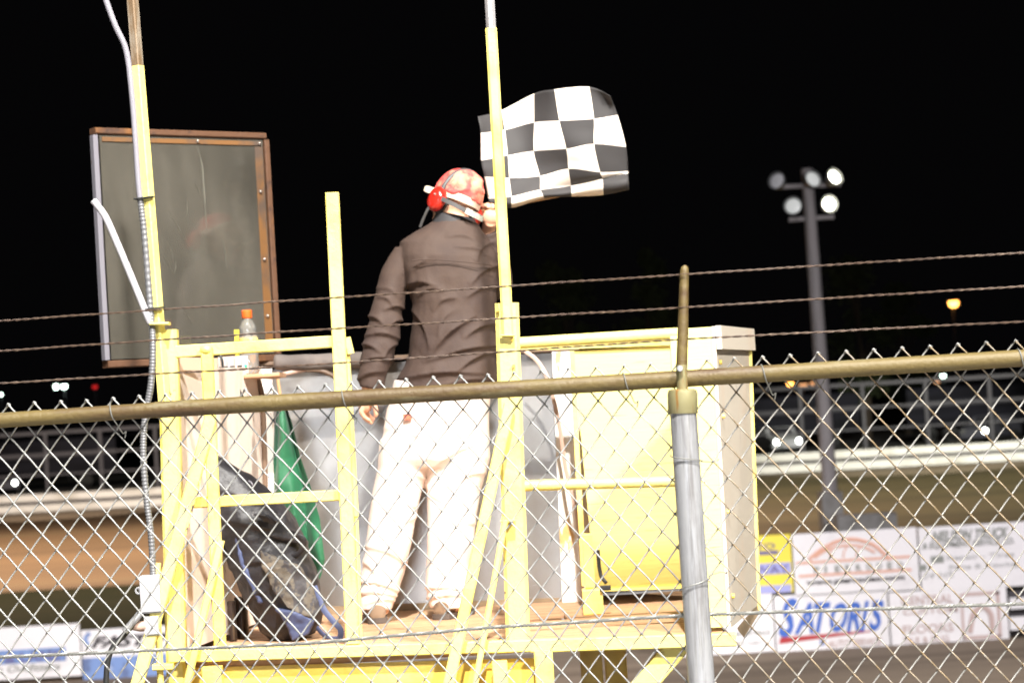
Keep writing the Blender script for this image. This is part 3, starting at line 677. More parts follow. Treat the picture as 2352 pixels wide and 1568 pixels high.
wrinkle(me, .008, 14, [(500, 1190, 690, 1240, .012, 14, 6), (545, 1300, 640, 1290, .010, 12, 5), (560, 1390, 600, 1360, .012, 12, 5), (520, 1130, 640, 1180, .010, 12, 5)], 2)
place('bag_body', me, 'bag_black', bag)
def patch(pts, Y, bulge, m, name, parent, n=6, th=.02, label=None):
    """puffed cloth panel over an outline"""
    v = [Vector(p) for p in pts]; mb = MB(); mb.prism([p + Vector((0, -bulge, 0)) for p in v], [p + Vector((0, th, 0)) for p in v])
    me = remesh(mb, .007, 5); wrinkle(me, .006, 24, (), 5); return place(name, me, m, parent, label)
patch([K(536, 1176, -.12), K(600, 1178, -.15), K(655, 1205, -.14), K(694, 1252, -.12), K(640, 1238, -.14), K(580, 1215, -.14)], YK, .02, 'bag_black', 'mesh_pocket', bag)
patch([K(598, 1262, -.15), K(640, 1280, -.16), K(690, 1300, -.15), K(722, 1345, -.13), K(738, 1400, -.13), K(712, 1420, -.15), K(660, 1395, -.17), K(625, 1350, -.17), K(604, 1300, -.16)], YK, .025, 'bag_camo', 'front_pocket', bag)
patch([K(630, 1396, -.17), K(668, 1400, -.18), K(722, 1422, -.15), K(708, 1456, -.14), K(672, 1470, -.15), K(655, 1430, -.17)], YK, .02, 'bag_blue', 'base_panel', bag)
patch([K(545, 1225, -.13), K(562, 1290, -.13), K(606, 1385, -.13), K(596, 1385, -.13), K(553, 1300, -.13), K(536, 1225, -.13)], YK, .012, 'bag_blue', 'side_piping', bag)
part('shoulder_strap', MB().tube(cr([K(722, 1345, -.14), K(742, 1395, -.15), K(765, 1425, -.16), K(782, 1445, -.16), K(778, 1465, -.15), K(750, 1462, -.14), K(728, 1440, -.12)], 6), .012, 10, flat=.35), 'bag_blue', bag)
part('carry_handle', MB().tube(cr([K(660, 1222, -.12), K(682, 1228, -.15), K(698, 1240, -.15), K(690, 1266, -.13), K(664, 1280, -.12)], 6), .011, 10, flat=.4), 'bag_black', bag)
part('carry_handle', MB().tube(cr([K(420, 1030, .0), K(445, 1000, .0), K(470, 1012, .0), K(460, 1045, -.02), K(430, 1070, -.02), K(452, 1110, -.04)], 6), .022, 10, flat=.6), 'bag_black', bag)
part('zip_pull', MB().tube(cr([K(572, 1104, -.1), K(580, 1112, -.11), K(574, 1122, -.1)], 4), .004, 6), 'zinc', bag)
# tins
for (x0, x1, yb, yt, Y, lab) in ((526, 545, 1462, 1374, 9.66, 'narrow dark tin standing left of the backpack nearer the post'), (543, 572, 1462, 1371, 9.76, 'wider dark tin standing against the backpack')):
    c = W((x0 + x1) / 2, yb, Y); r = (x1 - x0) / 2 * Y / F; h = (yb - yt) * Y / F
    t = thing('tin', (c.x, Y, ZD + .004), lab, 'tin')
    part('tin_body', MB().lathe((c.x, Y, ZD + .004), [(r * .6, 0), (r, .002), (r, h * .96), (r * .93, h)], 24), 'tin', t)
    part('tin_lid', MB().lathe((c.x, Y, ZD + .004 + h), [(r * 1.04, -.012), (r * 1.04, .002), (r * .9, .004), (r * .3, .004)], 24), 'tin', t)
# bottle on the shelf
c = W(577, 850, 10.27); bx = Vector((c.x, 10.22, ZSH)); k = 10.25 / F
bt = thing('drink_bottle', bx, 'sports drink bottle with an orange cap standing on the shelf', 'bottle')
zt = W(577, 712, 10.25).z - ZSH; r = .040
part('bottle_body', MB().lathe(bx, [(.02, 0), (r * .9, .003), (r, .012), (r, zt * .36), (r * .93, zt * .38), (r * .93, zt * .44), (r, zt * .47), (r, zt * .58), (r * .88, zt * .64), (r * .92, zt * .68), (r * .9, zt * .74), (r * .62, zt * .82), (.018, zt * .86), (.016, zt * .9)], 28), 'pet', bt)
part('drink', MB().lathe(bx, [(.02, .004), (r * .87, .006), (r * .96, .014), (r * .96, zt * .30), (r * .5, zt * .302)], 28), 'juice', bt)
part('bottle_label', MB().lathe(bx, [(r * 1.012, zt * .34), (r * 1.02, zt * .345), (r * 1.02, zt * .565), (r * 1.012, zt * .57)], 28), 'blabel', bt)
part('bottle_cap', MB().lathe(bx, [(.0215, zt * .875), (.0225, zt * .88), (.0225, zt * .985), (.019, zt), (.004, zt)], 24), 'orange', bt)
cb = W(552, 850, 10.33); hb = W(552, 757, 10.33).z - ZSH
solo('yellow_carton', MB().box(cb.x - .014, cb.x + .012, 10.30, 10.34, ZSH, ZSH + hb, ch=.003), 'signy', Vector((cb.x, 10.32, ZSH)), 'narrow yellow carton standing behind the drink bottle', 'carton', ang=None)
# radio, handset, hoses, foam roll
c = W(537, 834, 10.2); rd = thing('radio', (c.x, 10.2, ZSH), 'grey radio set with a green indicator on the shelf', 'radio')
w2 = 34 * k
part('case', MB().box(c.x - w2, c.x + w2, 10.17, 10.25, ZSH, ZSH + .080, ch=.006), 'radio', rd, ang=None)
for i in range(4): part('fin', MB().box(c.x - w2 + .012 + i * .030, c.x - w2 + .020 + i * .030, 10.16, 10.169, ZSH + .006, ZSH + .076, ch=.001), 'white_tube' if i % 2 else 'cap_cream', rd, ang=None)
part('dark_strip', MB().box(c.x - w2 + .004, c.x + w2 - .004, 10.164, 10.1685, ZSH + .034, ZSH + .040, ch=.0005), 'black', rd, ang=None)
part('indicator', MB().ell((c.x + w2 - .012, 10.166, ZSH + .036), (.008, .006, .008), 10, 6), 'led_green', rd)
hs_ = thing('handset', W(512, 900, 10.08), 'black radio handset hanging on its cord below the shelf', 'handset')
part('handset_body', MB().tube(cr([W(511, 862, 10.08), W(512, 875, 10.07), W(514, 892, 10.07), W(516, 907, 10.08)], 5), [.008] + [.016] * 5 + [.020] * 9 + [.012], 12), 'black', hs_)
part('cord', MB().tube(cr([W(493, 822, 10.1), W(503, 815, 10.08), W(510, 828, 10.07), W(512, 864, 10.08)], 6), .006, 8), 'black', hs_)
part('cord', MB().tube(cr([W(530, 866, 10.08), W(542, 872, 10.05), W(549, 895, 10.05), W(557, 912, 10.06)], 6), [.012] * 6 + [.006] * 13, 8), 'black', hs_)
solo('hose', MB().tube(cr([W(545, 912, 10.42), W(556, 884, 10.40), W(577, 862, 10.40), W(592, 872, 10.40), W(602, 910, 10.42), W(606, 980, 10.44), W(610, 1120, 10.46)], 8), .0115, 10), 'hose', W(610, 1120, 10.46), 'brown hose hanging in a hook shape down the off white wall', 'hose')
solo('hose', MB().tube(cr([W(575, 845, 10.44), W(600, 862, 10.42), W(632, 865, 10.42), W(665, 856, 10.42), W(700, 848, 10.45)], 8), .0105, 10), 'hose_pale', W(700, 848, 10.45), 'pale pink hose sagging below the foam padding', 'hose')
solo('hose', MB().tube(cr([W(690, 850, 10.60), W(735, 851, 10.58), W(770, 866, 10.58), W(800, 892, 10.58), W(818, 918, 10.60)], 8), .010, 10), 'hose', W(818, 918, 10.60), 'thin brown hose curving down the metal back sheet', 'hose')
solo('strap', MB().tube(cr([W(1206, 806, 10.5), W(1235, 830, 10.48), W(1262, 880, 10.46), W(1286, 985, 10.46), W(1300, 1080, 10.46), W(1325, 1180, 10.44), W(1336, 1300, 10.42), W(1338, 1385, 10.40)], 8), .009, 10, flat=.3), 'hose_pale', W(1338, 1385, 10.40), 'pale webbing strap hanging in a curve beside the peeling white board', 'strap')
fo_ = MB().tube(cr([W(628, 832, 10.42), W(700, 832, 10.44), W(800, 828, 10.46), W(905, 822, 10.48)], 8), [.024] + [.036] * 23 + [.024], 18)
me = remesh(fo_, .008, 2); wrinkle(me, .004, 12); o = link('foam_padding', me, 'foam'); smooth(me, None); o['label'] = 'grey foam padding roll along the back rail behind the flagman'; o['category'] = 'padding'
# green flag
gf = thing('green_flag', W(700, 1365, 10.05), 'furled green flag hanging behind the backpack', 'flag')
def cloth(rows, Y, n=28, fold=.018, nf=4.0, seed=0):
    mb = MB(); vs = []; fs = []; m_ = len(rows); R_ = []
    for i in range((m_ - 1) * 5 + 1):
        t = i / 5; a = min(int(t), m_ - 2); f = t - a; r0, r1 = rows[a], rows[a + 1]
        R_.append([r0[j] + (r1[j] - r0[j]) * f for j in range(4)])
    for i, (xl, yl, xr, yr) in enumerate(R_):
        for j in range(n + 1):
            u = j / n; p = W(xl + (xr - xl) * u, yl + (yr - yl) * u, Y)
            p.y += fold * math.sin(u * nf * math.pi * 2 + i * .05 + 2.6 * noise.noise(Vector((u * 2, i * .1, seed)))) + .02 * noise.noise(Vector((u * 3, i * .15, seed + 4)))
            vs.append(p)
    k_ = len(vs); rows_ = len(R_)
    vs += [p + Vector((0, .003, 0)) for p in vs]
    for i in range(rows_ - 1):
        for j in range(n):
            q = (i * (n + 1) + j, i * (n + 1) + j + 1, (i + 1) * (n + 1) + j + 1, (i + 1) * (n + 1) + j); fs += [q, tuple(k_ + t for t in reversed(q))]
    return mb.add(vs, fs)
part('cloth', cloth([(638, 915, 652, 914), (630, 985, 672, 970), (627, 1060, 690, 1045), (628, 1130, 712, 1110), (640, 1200, 736, 1190), (660, 1270, 747, 1285), (690, 1330, 738, 1322), (706, 1362, 722, 1360)], 10.05, nf=1.6, fold=.03), 'green', gf, ang=None)
part('stick', MB().tube([W(638, 870, 10.07), W(712, 1380, 10.07)], .007, 8), 'stick', gf)

# ------------------------------------------------------------------ the flagman
YM = 10.15; KM = YM / F
def P(x, y, dy=0): return W(x, y, YM + dy)
man = thing('person', (P(950, 1425).x, YM, ZD), 'flagman seen from behind in dark jacket, pale trousers and red cap', 'person')
def ring(xl, xr, y, dr, yo=0, yr=None, n=28, sq=.9):
    a, b = P(xl, y, yo), P(xr, y if yr is None else yr, yo); c = (a + b) / 2; h = (b - a) / 2
    f = lambda t: abs(t) ** sq * (1 if t >= 0 else -1)
    return [c + h * f(math.cos(2 * math.pi * k / n)) + Vector((0, dr * f(math.sin(2 * math.pi * k / n)), 0)) for k in range(n)]
# head frame
HC = P(1050, 462, .02); HR = (Matrix.Rotation(R(42), 3, 'Z') @ Matrix.Rotation(R(14), 3, 'Y') @ Matrix.Rotation(R(8), 3, 'X'))
HR = Matrix.Rotation(R(9), 3, 'Y') @ HR
def Hd(x, y, z): return HC + HR @ Vector((x, y, z))
# body: one continuous surface (head with face, neck, torso, arms, hands, legs)
b = MB()
b.ell(Hd(0, .005, .02), (.076, .098, .118), 24, 16, HR); b.ell(Hd(0, .028, -.065), (.058, .068, .06), 20, 12, HR)
b.tube([Hd(0, .092, .03), Hd(0, .112, -.012), Hd(0, .098, -.022)], [.008, .013, .011], 8)
for s in (-1, 1):
    b.ell(Hd(.03 * s, .086, .022), (.014, .012, .010), 10, 8, HR); b.ell(Hd(.079 * s, -.004, .0), (.012, .022, .032), 10, 8, HR)
b.ell(Hd(0, .094, -.058), (.024, .010, .007), 10, 6, HR); b.ell(Hd(0, .082, -.098), (.024, .020, .018), 10, 6, HR)
b.tube([Hd(0, -.01, -.04), P(1046, 515, .0), P(1040, 560, .0)], [.058, .060, .075], 18)
b.loft([ring(990, 1100, 545, .07), ring(950, 1120, 575, .10), ring(955, 1118, 680, .11), ring(955, 1110, 800, .11), ring(930, 1105, 900, .12), ring(915, 1095, 1000, .12)])
SL, EL, WL = P(930, 600, -.012), P(884, 738, -.025), P(846, 896, -.03)
SR, ER, WR = P(1108, 588, .02), P(1140, 668, .20), P(1122, 524, .13)
b.tube([SL, P(893, 690, -.02), EL, WL], [.042, .042, .040, .030], 14); b.tube([SR, ER, WR], [.055, .046, .029], 14)
b.loft([ring(905, 985, 1000, .09), ring(880, 955, 1180, .07), ring(850, 905, 1385, .045), ring(846, 890, 1410, .04)])
b.loft([ring(1000, 1095, 1000, .09), ring(1000, 1075, 1180, .07), ring(1000, 1060, 1385, .045), ring(1010, 1052, 1410, .04)])
# left hand: hangs relaxed, fingers curled forward
b.ell(P(841, 925, -.02), (.026, .038, .044), 14, 10)
b.tube([WL, P(842, 912, -.02)], [.028, .030], 12)
fin = [(829, 940, -.050, 26, 1.0), (832, 944, -.028, 30, 1.08), (836, 945, -.006, 30, 1.0), (842, 942, .014, 24, .85)]
for (x, y, dy, L_, s) in fin:
    b.tube(cr([P(x, y - 10, dy), P(x + 1, y + 6 * s, dy), P(x + 9, y + 18 * s, dy + .004), P(x + 22 * s, y + 26 * s, dy + .008)], 4), [.0105] * 5 + [.0098] * 4 + [.009] * 3 + [.0065], 8)
b.tube(cr([P(850, 918, -.04), P(860, 932, -.055), P(864, 948, -.055), P(861, 958, -.05)], 4), [.013] * 5 + [.011] * 5 + [.009] * 2 + [.007], 8)
# right hand gripping the flag stick
S0, S1 = P(1078, 489, .085), P(1444, 418, .075)
sd_ = (S1 - S0).normalized()
def onstick(px): return S0 + sd_ * ((px - 1078) * KM / sd_.x)
su = Vector((0, 0, 1)); su = (su - sd_ * su.dot(sd_)).normalized(); sv = sd_.cross(su)   # sv points along depth
GC = onstick(1128)
b.ell(GC - su * .034 + sd_ * -.006 + sv * (.004), (.042, .022, .034), 16, 10)
b.tube([WR, GC - su * .05 - sd_ * .01], [.030, .030], 12)
camside = -1 if sv.y > 0 else 1
sv = sv * camside            # towards the camera
for i, (o_, ln) in enumerate(((.032, 1.0), (.011, 1.08), (-.010, 1.0), (-.030, .86))):
    c = GC + sd_ * o_; pts = [c - su * .026 - sv * .014] + [c + (su * math.sin(a) - sv * math.cos(a)) * .0205 for a in [R(-25 + 34 * q * ln) for q in range(7)]]
    b.tube(cr(pts, 3), [.0105] * 12 + [.0095] * 6 + [.008] * (len(cr(pts, 3)) - 18), 8)
tp_ = [GC - su * .040 + sd_ * .030 + sv * .012, GC - su * .018 + sd_ * .042 + sv * .026, GC + su * .006 + sd_ * .040 + sv * .026, GC + su * .022 + sd_ * .026 + sv * .018]
b.tube(cr(tp_, 4), [.0135] * 5 + [.0115] * 5 + [.010] * 2 + [.007], 8)
me = remesh(b, .0046, 2); place('body', me, 'skin', man)
# jacket
j = MB()
j.loft([ring(1004, 1090, 497, .072, .0, 508), ring(985, 1104, 515, .085, .0, 524), ring(950, 1122, 535, .105, .0, 546), ring(918, 1134, 556, .120, .0, 566), ring(916, 1140, 590, .140), ring(930, 1142, 640, .150), ring(948, 1142, 700, .155), ring(946, 1140, 760, .158), ring(938, 1140, 820, .162), ring(916, 1141, 868, .168), ring(908, 1140, 893, .166)])
j.tube(cr([P(935, 582, -.005), P(908, 630, -.012), P(893, 690, -.02), P(884, 738, -.025), P(872, 800, -.035), P(859, 850, -.04), P(850, 893, -.045)], 6), [.057 + .010 * math.sin(k / 36 * 2.2) - max(0, (k - 26)) * .0016 for k in range(37)], 20)
j.tube(cr([P(1100, 585, .02), P(1122, 612, .10), P(1143, 655, .19), P(1140, 610, .185), P(1126, 556, .15), P(1119, 533, .135)], 6), [.066] * 8 + [.062] * 10 + [.056] * 8 + [.05] * 5, 18)
me = remesh(j, .006, 3); FK = .95
JF = [(945, 640, 968, 602, .012, 16, 7), (940, 652, 990, 651, .014, 18, 6), (970, 672, 1008, 664, .012, 16, 6), (952, 716, 986, 780, .012, 18, 7), (1000, 800, 1066, 738, .022, 26, 9), (1078, 764, 1134, 742, .016, 20, 7),
      (1012, 818, 1136, 792, .018, 22, 7), (940, 866, 1078, 854, .018, 22, 8), (1002, 704, 1036, 684, .012, 16, 6), (1060, 842, 1132, 806, .016, 18, 6), (1010, 760, 1030, 720, .008, 14, 6),
      (1090, 640, 1138, 610, .012, 14, 6), (1085, 672, 1140, 655, .012, 14, 6), (1096, 590, 1120, 560, .012, 14, 6), (1040, 540, 1090, 552, .007, 12, 6), (1060, 566, 1120, 586, .008, 14, 6),
      (848, 726, 880, 744, .014, 16, 6), (852, 768, 905, 772, .016, 18, 6), (828, 792, 866, 802, .014, 14, 6), (892, 706, 930, 710, .014, 16, 6), (822, 872, 872, 852, .014, 16, 6), (876, 682, 900, 700, .010, 14, 5),
      (900, 742, 926, 738, .014, 14, 5), (838, 828, 890, 822, .014, 14, 5), (884, 812, 912, 790, .012, 12, 5), (872, 660, 910, 676, .007, 14, 6), (1030, 880, 1130, 872, .010, 16, 6)]
wrinkle(me, .0045, 9, JF, 1)
place('jacket', me, 'jacket', man)
cl = MB(); rr = [ring(1001, 1092, 486, .074, .004, 505), ring(1000, 1094, 492, .078, .004, 511), ring(990, 1102, 512, .086, .002, 528)]
ri = [ring(1008, 1086, 488, .066, .004, 506), ring(1006, 1090, 496, .070, .004, 512), ring(996, 1098, 514, .078, .002, 528)]
cl.loft(rr + ri[::-1] + [rr[0]], cap=False); part('collar', cl, 'jacket_trim', man)
sm_ = MB()
part('yoke_seam', MB().tube(cr([P(946, 598, -.148), P(985, 596, -.158), P(1050, 600, -.162), P(1105, 606, -.152), P(1132, 610, -.115)], 6), .0022, 6), 'jacket', man)
# trousers
t_ = MB()
t_.loft([ring(905, 1128, 872, .145), ring(888, 1124, 940, .150), ring(878, 1124, 1000, .155), ring(868, 1126, 1050, .150), ring(868, 1120, 1072, .12)])
t_.loft([ring(872, 985, 1010, .125), ring(868, 987, 1070, .122), ring(857, 968, 1130, .112), ring(846, 953, 1200, .105, -.005), ring(840, 945, 1250, .103, -.01), ring(830, 930, 1315, .100), ring(823, 912, 1360, .092), ring(821, 900, 1398, .085)], )
t_.loft([ring(985, 1124, 1010, .128), ring(980, 1120, 1070, .124), ring(980, 1104, 1130, .114), ring(982, 1094, 1200, .106, -.005), ring(981, 1087, 1250, .104, -.01), ring(978, 1082, 1315, .100), ring(979, 1078, 1355, .094), ring(986, 1074, 1394, .086)])
me = remesh(t_, .0075, 4); FK = .78
TF = [(830, 1335, 905, 1352, .014, 10, 4), (822, 1362, 905, 1366, .014, 9, 4), (850, 1382, 906, 1378, .012, 8, 4), (980, 1350, 1078, 1356, .014, 9, 4), (985, 1372, 1074, 1368, .013, 9, 4),
      (905, 985, 985, 1015, .010, 18, 6), (1010, 1060, 1090, 1020, .012, 18, 6), (885, 1170, 945, 1160, .010, 16, 6), (890, 1230, 945, 1190, .010, 16, 6), (850, 1255, 930, 1290, .009, 16, 6), (1000, 1140, 1040, 1180, .008, 16, 6),
      (1030, 1215, 1080, 1200, .009, 16, 6), (1060, 1100, 1105, 1085, .010, 14, 6), (960, 1090, 985, 1120, .010, 14, 6), (835, 1290, 870, 1330, .010, 14, 6)]
wrinkle(me, .0035, 9, TF, 6)
place('trousers', me, 'trousers', man)
quadv = [P(925, 950, -.155), P(945, 951, -.155), P(946, 963, -.156), P(926, 963, -.156)]
part('pocket_tag', MB().prism(quadv, [p + Vector((0, .012, 0)) for p in quadv]), 'tag_red', man, ang=None)
for (x, y, ang_, dx) in ((866, 1425, 8, 0), (1030, 1424, -24, 0)):
    c = Vector((P(x, y, -.02).x, YM - .02, ZD)); rot = Matrix.Rotation(R(ang_), 3, 'Z')
    sh = MB(); rings_ = []
    for (yy, wv, h, zc) in ((-.075, .018, .03, .03), (-.070, .034, .060, .045), (-.03, .038, .078, .055), (.03, .040, .085, .05), (.09, .046, .055, .04), (.15, .048, .042, .033), (.19, .036, .030, .027), (.205, .012, .016, .024)):
        rings_.append([c + rot @ Vector((wv * math.cos(2 * math.pi * k / 18), yy, max(.012, zc + h * .55 * math.sin(2 * math.pi * k / 18)))) for k in range(18)])
    sh.loft(rings_); so = part('shoe', sh, 'shoe', man)
    sl = MB(); pr_ = [(-.078, .03), (-.07, .040), (.02, .042), (.1, .050), (.16, .050), (.2, .03), (.212, .008)]
    ol = [(-w_, y_) for y_, w_ in pr_] + [(w_, y_) for y_, w_ in reversed(pr_)]
    sl.prism([c + rot @ Vector((a, b_, .003)) for a, b_ in ol], [c + rot @ Vector((a, b_, .026)) for a, b_ in ol]); part('sole', sl, 'sole', so)
# cap
cp = MB(); rings_ = []
for i in range(13):
    a = R(90) * i / 12; rz = .012 + .118 * math.sin(a); rr_ = math.cos(a) ** .80
    rings_.append([Hd(.094 * rr_ * math.cos(2 * math.pi * k / 32), .004 + .112 * rr_ * math.sin(2 * math.pi * k / 32) - .004 * math.sin(a), rz + .03 * (rr_ * math.sin(2 * math.pi * k / 32)) * 0) for k in range(32)] if i < 12 else [Hd(.004 * math.cos(2 * math.pi * k / 32), .004 * math.sin(2 * math.pi * k / 32), rz) for k in range(32)])
cp.loft([[HC + (p - HC) * 1.045 for p in r] for r in rings_]); me = remesh(cp, .006, 2); wrinkle(me, .010, 20, (), 3)
wrinkle(me, .0, 1, [(1030, 425, 1100, 415, .006, 10, 4), (1045, 440, 1108, 442, .007, 9, 4), (1070, 410, 1108, 425, .005, 8, 4), (1060, 395, 1095, 402, .004, 8, 4)])
cap_o = place('cap', me, 'cap_red', man)
def dome(az, a): rr_ = math.cos(a) ** .80; return HC + (Hd(.094 * rr_ * math.cos(az), .004 + .112 * rr_ * math.sin(az) - .004 * math.sin(a), .012 + .118 * math.sin(a)) - HC) * 1.052
for az in (30, 90, 150, 210, 270, 330):
    part('seam', MB().tube([dome(R(az), R(2 + 86 * q / 14)) for q in range(15)], .0024, 6), 'cap_red', cap_o)
part('button', MB().ell(dome(0, R(89)), (.008, .008, .005), 10, 6, HR), 'cap_red', cap_o)
bd = MB(); bd.loft([[Hd(q * .0965 * math.cos(2 * math.pi * k / 32), .004 + q * .1145 * math.sin(2 * math.pi * k / 32), z) for k in range(32)] for q, z in ((1.0, -.010), (1.005, .0), (1.0, .020), (.96, .022), (.95, -.008))])
part('cap_band', bd, 'cap_cream', cap_o)
bm_ = MB(); top = []; bot = []
for k in range(17):
    a = math.pi * k / 16; top.append(Hd(.084 * math.cos(a), .08 + .118 * math.sin(a) ** .8, .036 - .034 * abs(math.cos(a)) ** 2))
bin_ = [Hd(.084 * math.cos(math.pi * (1 - k / 16)), .07 + .03 * math.sin(math.pi * k / 16), .034 - .034 * abs(math.cos(math.pi * k / 16)) ** 2) for k in range(17)]
ol = top + bin_; bm_.prism(ol, [p - HR @ Vector((0, 0, .012)) for p in ol]); part('brim', bm_, 'brim', cap_o)
# headset (worn, a thing of its own)
hd = thing('headset', Hd(0, 0, -.05), 'red ear cup headset with a dark band worn over the red cap', 'headset')
def cup(s):
    return MB().lathe(Hd(.083 * s, -.004, -.032), [(.036, 0), (.043, .006), (.046, .018), (.044, .036), (.034, .048), (.012, .053)], 26, HR @ Matrix.Rotation(R(90 * s), 3, 'Y') @ Matrix.Diagonal((1.18, .92, 1)))
for s in (-1, 1):
    co = part('ear_cup', cup(s), 'cup_red', hd)
    part('cushion', MB().lathe(Hd(.070 * s, -.004, -.032), [(.03, 0), (.044, .002), (.046, .012), (.038, .016)], 24, HR @ Matrix.Rotation(R(90 * s), 3, 'Y') @ Matrix.Diagonal((1.18, .92, 1))), 'black', co)
ob = [Hd(.104 * math.cos(a), -.012 + .0 * math.sin(a), .0 + .134 * math.sin(a)) for a in [R(2 + 176 * k / 26) for k in range(27)]]
part('headband', MB().tube(ob, .011, 10, flat=None), 'band_grey', hd)
nb = [Hd(.118 * math.cos(a), -.004 - .132 * math.sin(a), -.022 - .018 * math.sin(a)) for a in [R(-4 + 188 * k / 26) for k in range(27)]]
def ribbon(pts, w, th, up):
    mb = MB(); n = len(pts); rg = []
    for i, p in enumerate(pts):
        t = (pts[min(i + 1, n - 1)] - pts[max(i - 1, 0)]).normalized(); o_ = t.cross(up).normalized()
        rg.append([p + up * w / 2 + o_ * th / 2, p + up * w / 2 - o_ * th / 2, p - up * w / 2 - o_ * th / 2, p - up * w / 2 + o_ * th / 2])
    return mb.loft(rg)
uph = HR @ Vector((0, 0, 1))
part('neckband', ribbon(nb, .018, .007, uph), 'band_grey', hd)
nl = [Hd(.125 * math.cos(a), -.004 - .139 * math.sin(a), -.023 - .018 * math.sin(a)) for a in [R(58 + 52 * k / 10) for k in range(11)]]
part('band_label', ribbon(nl, .024, .008, uph), 'label_white', hd)
part('boom', MB().tube(cr([Hd(-.120, .0, -.06), Hd(-.122, .008, -.09), Hd(-.116, .02, -.13), Hd(-.108, .03, -.165)], 5), .006, 8), 'band_grey', hd)
part('cup_screw', MB().ell(Hd(-.136, -.018, -.02), (.006, .006, .006), 8, 6), 'bolt', hd)

# checkered flag
fl = thing('checkered_flag', GC, 'black and white checkered flag flying from a short stick in the flagman\'s raised hand', 'flag')
part('stick', MB().tube([S0, S1], .0075, 10), 'stick', fl)
T = [[(285, 492), (520, 430), (850, 262), (1050, 222), (1400, 196), (1605, 285)],
     [(315, 655), (555, 625), (850, 550), (1100, 535), (1445, 515), (1680, 475)],
     [(320, 930), (585, 880), (845, 835), (1170, 812), (1445, 765), (1765, 795)],
     [(350, 1090), (600, 1105), (905, 1085), (1190, 1012), (1505, 1045), (1785, 1035)],
     [(390, 1310), (622, 1290), (910, 1222), (1216, 1182), (1530, 1108), (1785, 1060)],
     [(405, 1350), (620, 1400), (950, 1302), (1220, 1288), (1540, 1272), (1795, 1218)]]
T = [[((1200 + x / 3.7333) * .8597, (180 + y / 3.7333) * .8597) for x, y in r] for r in T]
def crv(a, i, t):
    n = len(a); g = lambda q: a[max(0, min(n - 1, q))]
    A, B, C, D = g(i - 1), g(i), g(i + 1), g(i + 2)
    return tuple(.5 * (2 * B[q] + (C[q] - A[q]) * t + (2 * A[q] - 5 * B[q] + 4 * C[q] - D[q]) * t * t + (3 * B[q] - A[q] - 3 * C[q] + D[q]) * t ** 3) for q in range(2))
nu = 8; G = []
for jv in range(5 * nu + 1):
    r_, f_ = min(jv // nu, 4), jv / nu - min(jv // nu, 4); row = []
    for iu in range(5 * nu + 1):
        c_, g_ = min(iu // nu, 4), iu / nu - min(iu // nu, 4)
        colp = [crv(T[q], c_, g_) for q in range(6)]
        x, y = crv(colp, r_, f_); u, v_ = iu / (5 * nu), jv / (5 * nu)
        dy = .05 * math.sin(u * 5.2 + v_ * 1.3) * (1 - v_) + .022 * math.sin(u * 10 - v_ * 5) + .03 * noise.noise(Vector((u * 4, v_ * 4, 2))) - .09 * (1 - v_) * u
        if v_ > .8: dy -= .035 * math.sin((v_ - .8) / .2 * math.pi)
        row.append(W(x, y, YM + .07 + dy))
    G.append(row)
mb = MB(); vs = [p for r in G for p in r]; n1 = 5 * nu + 1; fs = [(a * n1 + c, a * n1 + c + 1, (a + 1) * n1 + c + 1, (a + 1) * n1 + c) for a in range(n1 - 1) for c in range(n1 - 1)]
me = bpy.data.meshes.new('cloth'); og = worg(fl); me.from_pydata([p - og for p in vs], [], fs); me.update()
uvl = me.uv_layers.new(name='UVMap')
for pol in me.polygons:
    for li in pol.loop_indices:
        vi = me.loops[li].vertex_index; uvl.data[li].uv = ((vi % n1) / (n1 - 1) * .9999 + .00004, 1 - (vi // n1) / (n1 - 1) * .9999 - .00004)
smooth(me, None); fo2 = link('cloth', me, 'check', fl)
sol = fo2.modifiers.new('thickness', 'SOLIDIFY'); sol.thickness = .002; sol.offset = 0

# ------------------------------------------------------------------ sign boards across the track
def rect(x0, x1, y0, y1, Y):
    a, b_ = W(x0, (y0 + y1) / 2, Y).x, W(x1, (y0 + y1) / 2, Y).x; m = (x0 + x1) / 2
    return a, b_, W(m, y1, Y).z, W(m, y0, Y).z
YW = 40.0
def board(x0, x1, y0, y1, m, label, Y=YW, cat='sign', group=None):
    a, b_, c_, d_ = rect(x0, x1, y0, y1, Y)
    o = thing('sign_board', ((a + b_) / 2, Y, c_), label, cat, group)
    part('panel', MB().box(a + .004, b_ - .004, Y, Y + .05, c_, d_, ch=.01), m, o, ang=None)
    return o
def strip(o, x0, x1, y0, y1, m, Y=YW, name='stripe', d=.008):
    a, b_, c_, d_ = rect(x0, x1, y0, y1, Y); return part(name, MB().box(a, b_, Y - d, Y - .003, c_, d_, ch=.001), m, o, ang=None)
def ptext(o, body, x0, x1, y0, y1, m, Y=YW, shear=0, bold=.01):
    a, b_, c_, d_ = rect(x0, x1, y0, y1, Y); return text(body, a, b_, c_, d_, Y - .012, m, o, shear, bold)
def arcline(o, pts, m, Y=YW, r=.03):
    return part('emblem_line', MB().tube(cr([W(x, y, Y - .01) for x, y in pts], 6), r, 6, flat=.3), m, o)
o = board(1600, 1820, 1232, 1366, 'signy', 'yellow sign board above the red underlined one, beside the box of the stand')
strip(o, 1600, 1788, 1268, 1277, 'ink_navy'); strip(o, 1600, 1817, 1296, 1322, 'signb'); ptext(o, 'SPEEDWAY', 1640, 1812, 1300, 1319, 'ink_navy'); strip(o, 1600, 1818, 1347, 1365, 'signb')
ptext(o, 'AUTO', 1690, 1780, 1248, 1262, 'ink_navy')
o = board(1822, 2110, 1218, 1362, 'signw', 'white sign board with a salmon arched emblem and a web address')
